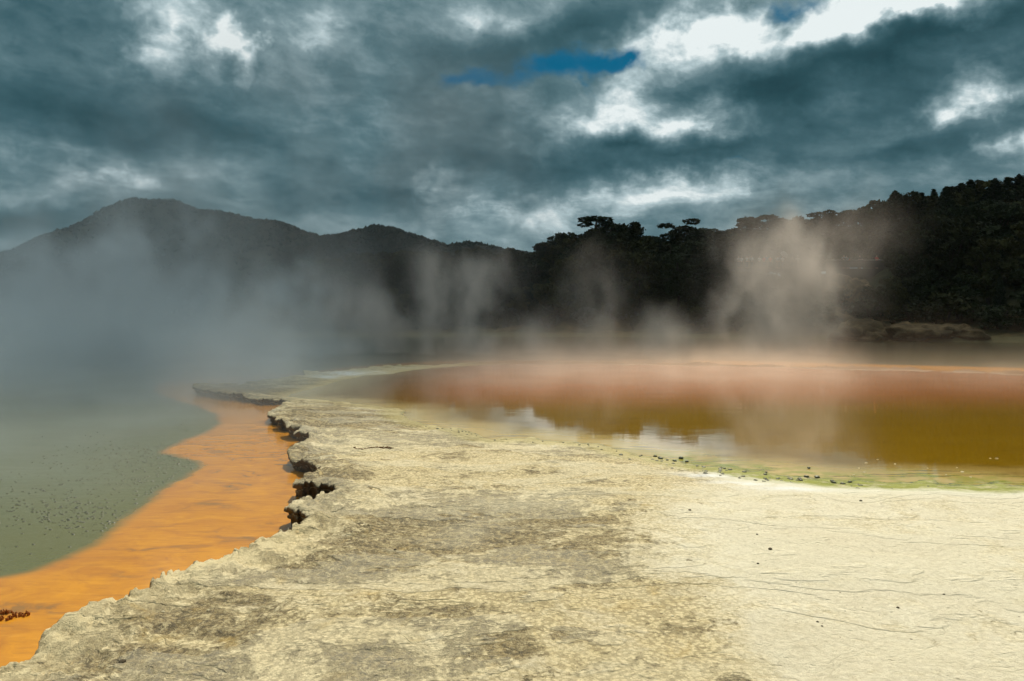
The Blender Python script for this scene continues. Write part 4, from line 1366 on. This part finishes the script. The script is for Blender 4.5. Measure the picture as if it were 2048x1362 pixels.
for k in range(26):
    px = place.uniform(850, 1240)
    base_y = float(np.interp(px, [s[0] for s in reversed(SHORE_PX[:27])], [s[1] for s in reversed(SHORE_PX[:27])]))
    put_stone(px, base_y + place.gauss(-1, 3), place.uniform(3, 6), WETST, "small dark pebble on the narrow far margin where pool and terrace meet", "small dark pebbles along the narrow margin", .6, None, "pebble", "pebble")
for k in range(14):
    px = place.uniform(1690, 2040); py = place.uniform(905, 945)
    put_stone(px, py, place.uniform(3.5, 7), PALEST, "pale lump of froth floating on the brown water at the right", "pale froth lumps on the right pool", .35, Z_R, "froth_lump", "froth")

# dark flecks drifting on the green pool: far too many to count
r = np.random.default_rng(5)
cl = [(240, 935, 120, 26, 210), (330, 925, 60, 18, 140), (120, 1020, 90, 22, 200), (180, 1010, 120, 30, 160), (90, 1060, 110, 45, 90), (220, 890, 60, 8, 40), (400, 880, 40, 20, 30), (280, 960, 60, 20, 80), (300, 912, 40, 12, 60), (395, 925, 25, 8, 30)]
pp = np.concatenate([np.column_stack([r.normal(cx, sx, n), r.normal(cy, sy, n)]) for cx, cy, sx, sy, n in cl])
G_ = gp(pp[:, 0], pp[:, 1], 0.0)
okb = ~inside(G_, poly) & (pp[:, 1] < 1150)
G_ = G_[okb]
dom_v, dom_f = [], []
for (x, y) in G_:
    s = r.uniform(.005, .013); k = len(dom_v) * 1
    a0 = r.uniform(0, 6)
    ring = [(x + math.cos(a0 + a) * s * 1.5, y + math.sin(a0 + a) * s, .001) for a in np.arange(6) * math.pi / 3]
    ring2 = [(x + math.cos(a0 + a) * s * .8, y + math.sin(a0 + a) * s * .6, s * .45) for a in np.arange(6) * math.pi / 3]
    dom_v += ring + ring2 + [(x, y, s * .55)]
    dom_f += [(k + i, k + (i + 1) % 6, k + 6 + (i + 1) % 6, k + 6 + i) for i in range(6)] + [(k + 6 + i, k + 6 + (i + 1) % 6, k + 12) for i in range(6)]
FLECK, nt = material("floating_fleck"); nt.princ((.03, .036, .014), .35, None, .5)
fo = link("floating_flecks", mesh_np("floating_flecks", np.array(dom_v), dom_f), FLECK)
tag(fo, "scatter of tiny dark bubbles and flecks drifting on the green water", "flecks", kind="stuff")

# stubby reddish clumps standing in the orange shallows
STUB, nt = material("rust_stub")
nt.princ(nt.mix(nt.noise(nt.pos(), 40., 4.), (.20, .055, .008), (.36, .12, .015)), .8, nt.bump(nt.noise(nt.pos(), 90., 3.), .8, .01), .2)
for (px, py, L, n, lab) in [(6, 1228, 32, 8, "farther of the two rust-brown stub rows at the very left of the orange shallows"), (8, 1240, 26, 7, "nearer of the two rust-brown stub rows at the very left of the orange shallows"), (42, 1232, 28, 8, "single row of rust-brown stubs right of the stacked pair in the orange shallows")]:
    xy = gp(px, py, 0.0); D = float(xy[1])
    bm = bmesh.new()
    for k in range(n * 3):
        x = (place.uniform(-.5, .5)) * L / F * D; y = place.gauss(0, .012) + x * .25
        h = place.uniform(.012, .028)
        limb(bm, [Vector((x, y, -.02)), Vector((x + place.gauss(0, .003), y, h * .6)), Vector((x + place.gauss(0, .006), y + place.gauss(0, .004), h))], place.uniform(.005, .008), .003, 6)
    sm2 = bpy.data.meshes.new("mineral_stubs"); bm.to_mesh(sm2); bm.free()
    o = link("mineral_stub_row", sm2, STUB, loc=(xy[0], xy[1], 0.0))
    tag(o, lab, "mineral stubs", "rust-brown stub rows in the orange shallows")

# rusty upturned crust on the terrace
xy0 = gp(752, 893, .16)
bm = bmesh.new()
for k in range(34):
    t = k / 33
    px = 706 + t * 75; py = 893.5 + math.sin(t * 9) * 1.2
    q_ = gp(px, py, .16); z_ = tz_at(*q_)
    h = .006 + .018 * math.exp(-((t - .75) / .25) ** 2) * place.uniform(.4, 1.)
    x, y = q_ - xy0
    limb(bm, [Vector((x, y, z_ - .02 - .16)), Vector((x + .01, y + place.gauss(0, .012), z_ - .16 + h * .6)), Vector((x + place.gauss(.02, .015), y + place.gauss(0, .02), z_ - .16 + h))], .011, .004, 5)
cm_ = bpy.data.meshes.new("rusty_crust"); bm.to_mesh(cm_); bm.free()
RUST, nt = material("rust_crust"); nt.princ(nt.mix(nt.noise(nt.pos(), 25., 4.), (.05, .028, .012), (.20, .08, .02)), .9, None, .1)
o = link("rusty_crust", cm_, RUST, loc=(xy0[0], xy0[1], .16))
tag(o, "thin rust-brown upturned crust across the terrace near the far ledges", "crust")
print("small things", round(time.time() - T0, 1))

# ================================================================== HAZE AND STEAM
m, nt = material("haze")
vp = nt.n.new('ShaderNodeVolumePrincipled'); vp.inputs['Color'].default_value = (.72, .86, .95, 1); vp.inputs['Density'].default_value = 0.00006; vp.inputs['Anisotropy'].default_value = 0
oo = nt.n.new('ShaderNodeOutputMaterial'); nt.l.new(vp.outputs[0], oo.inputs['Volume'])
hz = link("haze", box_mesh("haze", [(-2600, 2600, -80, 3700, -12.5, 262)], 0), m)
tag(hz, "thin bluish air haze over the pools and hills", "haze", kind="stuff")


def steam(name, label, mn, mx, vox, color, field, aniso=0.0):
    """A body of steam: a density field sampled on a fog grid in world metres."""
    me = bpy.data.meshes.new(name); o = link(name, me)
    m, nt = material(name)
    vp = nt.n.new('ShaderNodeVolumePrincipled'); vp.inputs['Color'].default_value = (*color, 1); vp.inputs['Density'].default_value = 1.0
    vp.inputs['Anisotropy'].default_value = aniso
    oo = nt.n.new('ShaderNodeOutputMaterial'); nt.l.new(vp.outputs[0], oo.inputs['Volume'])
    me.materials.append(m)
    g = bpy.data.node_groups.new(name, 'GeometryNodeTree')
    g.interface.new_socket('Geometry', in_out='OUTPUT', socket_type='NodeSocketGeometry')
    nt = NT(g)
    vc = nt.n.new('GeometryNodeVolumeCube'); vc.inputs['Min'].default_value = mn; vc.inputs['Max'].default_value = mx
    for k, a in enumerate('XYZ'): vc.inputs['Resolution ' + a].default_value = max(4, int((mx[k] - mn[k]) / vox[k]))
    p = nt.n.new('GeometryNodeInputPosition').outputs[0]
    d = field(nt, p)
    # fade at the walls of the grid
    x, y, z = nt.sep(p)
    for ax, q_ in enumerate((x, y, z)):
        e = (mx[ax] - mn[ax]) * .12
        d = nt.mul(d, nt.mr(q_, mx[ax], mx[ax] - e, smooth=True))
        if ax < 2: d = nt.mul(d, nt.mr(q_, mn[ax], mn[ax] + e, smooth=True))
    nt.l.new(d, vc.inputs['Density'])
    s_ = nt.n.new('GeometryNodeSetMaterial'); s_.inputs['Material'].default_value = m
    nt.l.new(vc.outputs[0], s_.inputs[0])
    go = nt.n.new('NodeGroupOutput'); nt.l.new(s_.outputs[0], go.inputs[0])
    md = o.modifiers.new("steam_field", 'NODES'); md.node_group = g
    tag(o, label, "steam", "steam rising from the hot pools", "stuff")
    return o


def billow(nt, p, scale, stretch=.55, warp=1.0, seed=0., detail=4., lo=.42, hi=.70):
    x, y, z = nt.sep(p)
    q_ = nt.comb(nt.add(x, seed), nt.add(y, seed * .7), nt.mul(z, stretch))
    w = nt.v('SCALE', nt.v('SUBTRACT', nt.noise(q_, scale * .6, 3., .5, color=True), (.5, .5, .5)), scale=warp)
    return nt.mr(nt.noise(nt.v('ADD', q_, w), scale, detail, .58, .0), lo, hi, smooth=True)


def z0_(nt, p): return nt.sep(p)[2]


def column(nt, p, xc, yc, lean, r0, r1, z0, z1, seed):
    """A rising column: centre moves with height, widens from r0 to r1, thins out between z0 and z1."""
    tb = nt.v('SUBTRACT', nt.noise(nt.v('MULTIPLY', p, (1., .5, .7)), .38, 4., .6, color=True), (.5, .5, .5))
    x, y, z = nt.sep(nt.v('ADD', p, nt.v('SCALE', tb, scale=nt.mr(z0_(nt, p), 0., 5., 1.2, 5.0))))
    sw = nt.mul(nt.sub(nt.noise(nt.comb(seed, 0., nt.mul(z, .35)), 1., 2.), .5), r0 * 1.6)
    cx = nt.add(nt.add(xc, sw), nt.mul(z, lean))
    rad = nt.mr(z, 0., z1, r0, r1)
    dx = nt.div(nt.sub(x, cx), rad); dy = nt.div(nt.sub(y, yc), nt.mul(rad, 1.6))
    d2 = nt.add(nt.mul(dx, dx), nt.mul(dy, dy))
    return nt.mul(nt.m('POWER', 2.718, nt.mul(d2, -1.)), nt.mr(z, z1, z0, smooth=True))


def f_bank(nt, p):
    x, y, z = nt.sep(p)
    pc = nt.comb(x, nt.mul(y, .30), z)                 # puffs drawn out along the wind
    b = billow(nt, pc, .42, .8, 2.2, 3., 6., lo=.42, hi=.62)
    low = nt.m('POWER', 2.718, nt.mul(z, -1 / 1.25))
    mid = nt.m('POWER', 2.718, nt.mul(z, -1 / 3.0))
    pf = billow(nt, pc, .40, .55, 3.0, 11., 6., lo=.50, hi=.64)
    dens = nt.add(nt.mul(nt.mul(low, nt.add(.16, b)), .24), nt.mul(nt.mul(mid, pf), .16))
    s_ = nt.div(x, nt.m('MAXIMUM', y, 8.))
    lat = nt.mr(s_, -.13, -.36, .02, 1., True)
    near = nt.mr(y, 13., 24., 0., 1., True)
    return nt.mul(nt.mul(dens, lat), near)


def f_left(nt, p):
    b = billow(nt, nt.v('MULTIPLY', p, (1., .40, 1.)), .52, .55, 2.6, 61., 7., lo=.45, hi=.63)
    x0 = lambda px, D: (px - 1024) / F * D
    c = column(nt, p, x0(300, 35.), 35., -.03, 1.5, 2.6, 4., 9.0, 31.)
    for (px, D, ln, r0, r1, za, zb, w) in [(170, 33., -.05, 1.6, 2.4, 2., 6.6, .9), (40, 35., -.05, 2.0, 2.6, 2., 6.0, .9), (-60, 37., 0., 2.2, 2.6, 2., 6., .8), (420, 37., .10, 1.0, 1.8, 1.5, 5.4, .7),
                                           (530, 38., .02, 1.0, 1.7, 1.5, 5.6, .9), (610, 38., .06, .7, 1.2, 1.5, 5.2, .8), (240, 31., .02, 1.4, 2.0, 1., 4.6, .8)]:
        c = nt.add(c, nt.mul(column(nt, p, x0(px, D), D, ln, r0, r1, za, zb, px * .01), w))
    return nt.mul(nt.mul(c, nt.add(.04, b)), .62)


def f_near(nt, p):
    x, y, z = nt.sep(p)
    b = billow(nt, p, .42, .8, 1.2, 7., lo=.40, hi=.72)
    low = nt.mul(nt.m('POWER', 2.718, nt.mul(z, -1 / .5)), nt.mr(y, 7., 12., .25, 1.))
    s_ = nt.div(x, nt.m('MAXIMUM', y, 5.))
    return nt.mul(nt.mul(nt.mul(b, low), nt.mr(s_, -.14, -.30, 0., 1., True)), .20)


def f_mid(nt, p):
    b = billow(nt, nt.v('MULTIPLY', p, (1., .40, 1.)), .50, .55, 1.7, 21., 7., lo=.42, hi=.64)
    x0 = lambda px, D: (px - 1024) / F * D
    c = 0.0
    for (px, D, ln, r0, r1, za, zb, w) in [(690, 44., .10, 1.0, 1.9, 1.2, 5.4, .7), (770, 43., .08, .9, 1.6, 1., 4.2, .8), (885, 42., .09, 1.2, 1.9, 2., 6.4, 1.), (955, 41., .03, .8, 1.1, 2.5, 6.2, 1.),
                                           (1060, 43., .05, .8, 1.2, .5, 2.6, .6)]:
        c = nt.add(c, nt.mul(column(nt, p, x0(px, D), D, ln, r0, r1, za, zb, px * .013), w))
    return nt.mul(nt.mul(c, nt.add(.05, b)), .75)


def f_right(nt, p):
    b = billow(nt, nt.v('MULTIPLY', p, (1., .6, 1.)), .58, .52, 2.6, 31., 7., lo=.43, hi=.64)
    x0 = lambda px, D: (px - 1024) / F * D
    c = nt.add(column(nt, p, x0(1630, 42.), 42., .00, .75, 1.2, 2.5, 7.4, 2.), column(nt, p, x0(1530, 42.), 41., -.02, .9, 1.5, 1.5, 6.6, 6.))
    c = nt.add(c, nt.mul(column(nt, p, x0(1570, 43.), 43., .05, 1.5, 3.2, 3., 9.2, 10.), .55))
    c = nt.add(c, nt.mul(column(nt, p, x0(1465, 42.), 42., .06, .9, 1.8, 1., 6.5, 22.), .45))
    c = nt.add(c, nt.mul(column(nt, p, x0(1180, 42.), 42., .03, 1.0, 1.8, .8, 6.5, 14.), .35))
    c = nt.add(c, nt.mul(column(nt, p, x0(1330, 43.), 43., .03, 1.5, 1.6, .6, 2.8, 18.), .6))
    return nt.mul(nt.mul(c, nt.add(.07, b)), .72)


def f_mist(nt, p):
    x, y, z = nt.sep(p)
    b = billow(nt, p, .55, 1.0, .9, 41., lo=.36, hi=.66)
    sc = nt.mr(nt.noise(nt.comb(x, y, 0.), .25, 2.), .3, .7, .16, .55)
    low = nt.m('POWER', 2.718, nt.mul(nt.div(z, sc), -1.))
    s_ = nt.div(x, nt.m('MAXIMUM', y, 8.))
    lat = nt.mul(nt.mr(s_, -.16, .0, .10, 1., True), nt.mr(s_, .34, .46, 1., .45, True))
    near = nt.mul(nt.mr(y, 17., 25., 0., 1., True), nt.mr(y, nt.mr(s_, .30, .45, 47., 33.), nt.mr(s_, .30, .45, 29., 25.), .03, 1., True))
    return nt.mul(nt.mul(nt.mul(low, nt.add(.12, b)), nt.mul(lat, near)), .36)


def f_veil(nt, p):
    x, y, z = nt.sep(p)
    b = billow(nt, nt.v('MULTIPLY', p, (1., .5, 1.)), .16, .75, 6., 51., 6., lo=.46, hi=.66)
    s_ = nt.div(x, nt.m('MAXIMUM', y, 8.))
    lat = nt.mul(nt.mr(s_, -.62, -.36, 0., 1., True), nt.mr(s_, .10, -.08, 0., 1., True))
    v = nt.mul(nt.mr(z, 2., 6., .3, 1.), nt.mr(z, 22., 13., 0., 1., True))
    return nt.mul(nt.mul(b, nt.mul(lat, v)), .034)


if True:
    steam("steam", "thick bluish steam bank lying over the left pool", (-62, 12, 0.02), (8, 54, 9), (.36, .6, .22), (.86, .95, 1.0), f_bank)
    steam("steam", "bluish grey steam plumes climbing in front of the broad far hill", (-29, 26, .1), (-5, 46, 9.6), (.2, .4, .2), (.88, .93, .96), f_left)
    steam("steam", "thin near wisps of steam over the green water", (-16, 6, 0.01), (-1.2, 21, 2.2), (.22, .22, .1), (.85, .9, .9), f_near)
    steam("steam", "warm grey steam columns rising in the middle beyond the ledge tip", (-13, 33, 0.1), (5, 52, 8), (.18, .4, .18), (.97, .86, .79), f_mid)
    steam("steam", "tall pale steam columns rising right of centre before the lookouts", (1, 34, 0.1), (22, 52, 10), (.19, .4, .19), (.98, .86, .76), f_right)
    steam("steam", "low pinkish mist hugging the red water of the right pool", (-14, 14, 0.09), (34, 48, 2.6), (.32, .34, .10), (1.0, .85, .70), f_mist)
    steam("steam", "faint brownish steam veil drifting up in front of the sky", (-36, 40, 2.), (10, 64, 22), (.7, .8, .7), (.62, .55, .52), f_veil)
print("steam", round(time.time() - T0, 1))

# ================================================================== RENDER SETTINGS
SC.view_settings.view_transform = 'Standard'
SC.view_settings.look = 'None'
SC.view_settings.exposure = 0.0
SC.view_settings.gamma = 1.0
c = SC.cycles
c.use_denoising = True
c.denoiser = 'OPENIMAGEDENOISE'
c.use_adaptive_sampling = True
c.adaptive_threshold = 0.02
c.max_bounces = 6
c.diffuse_bounces = 3
c.glossy_bounces = 3
c.transmission_bounces = 3
c.transparent_max_bounces = 8
c.volume_bounces = 1
c.volume_step_rate = 2.5
c.volume_max_steps = 256
c.caustics_reflective = False
c.caustics_refractive = False
c.sample_clamp_indirect = 4.0
print("script done", round(time.time() - T0, 1))
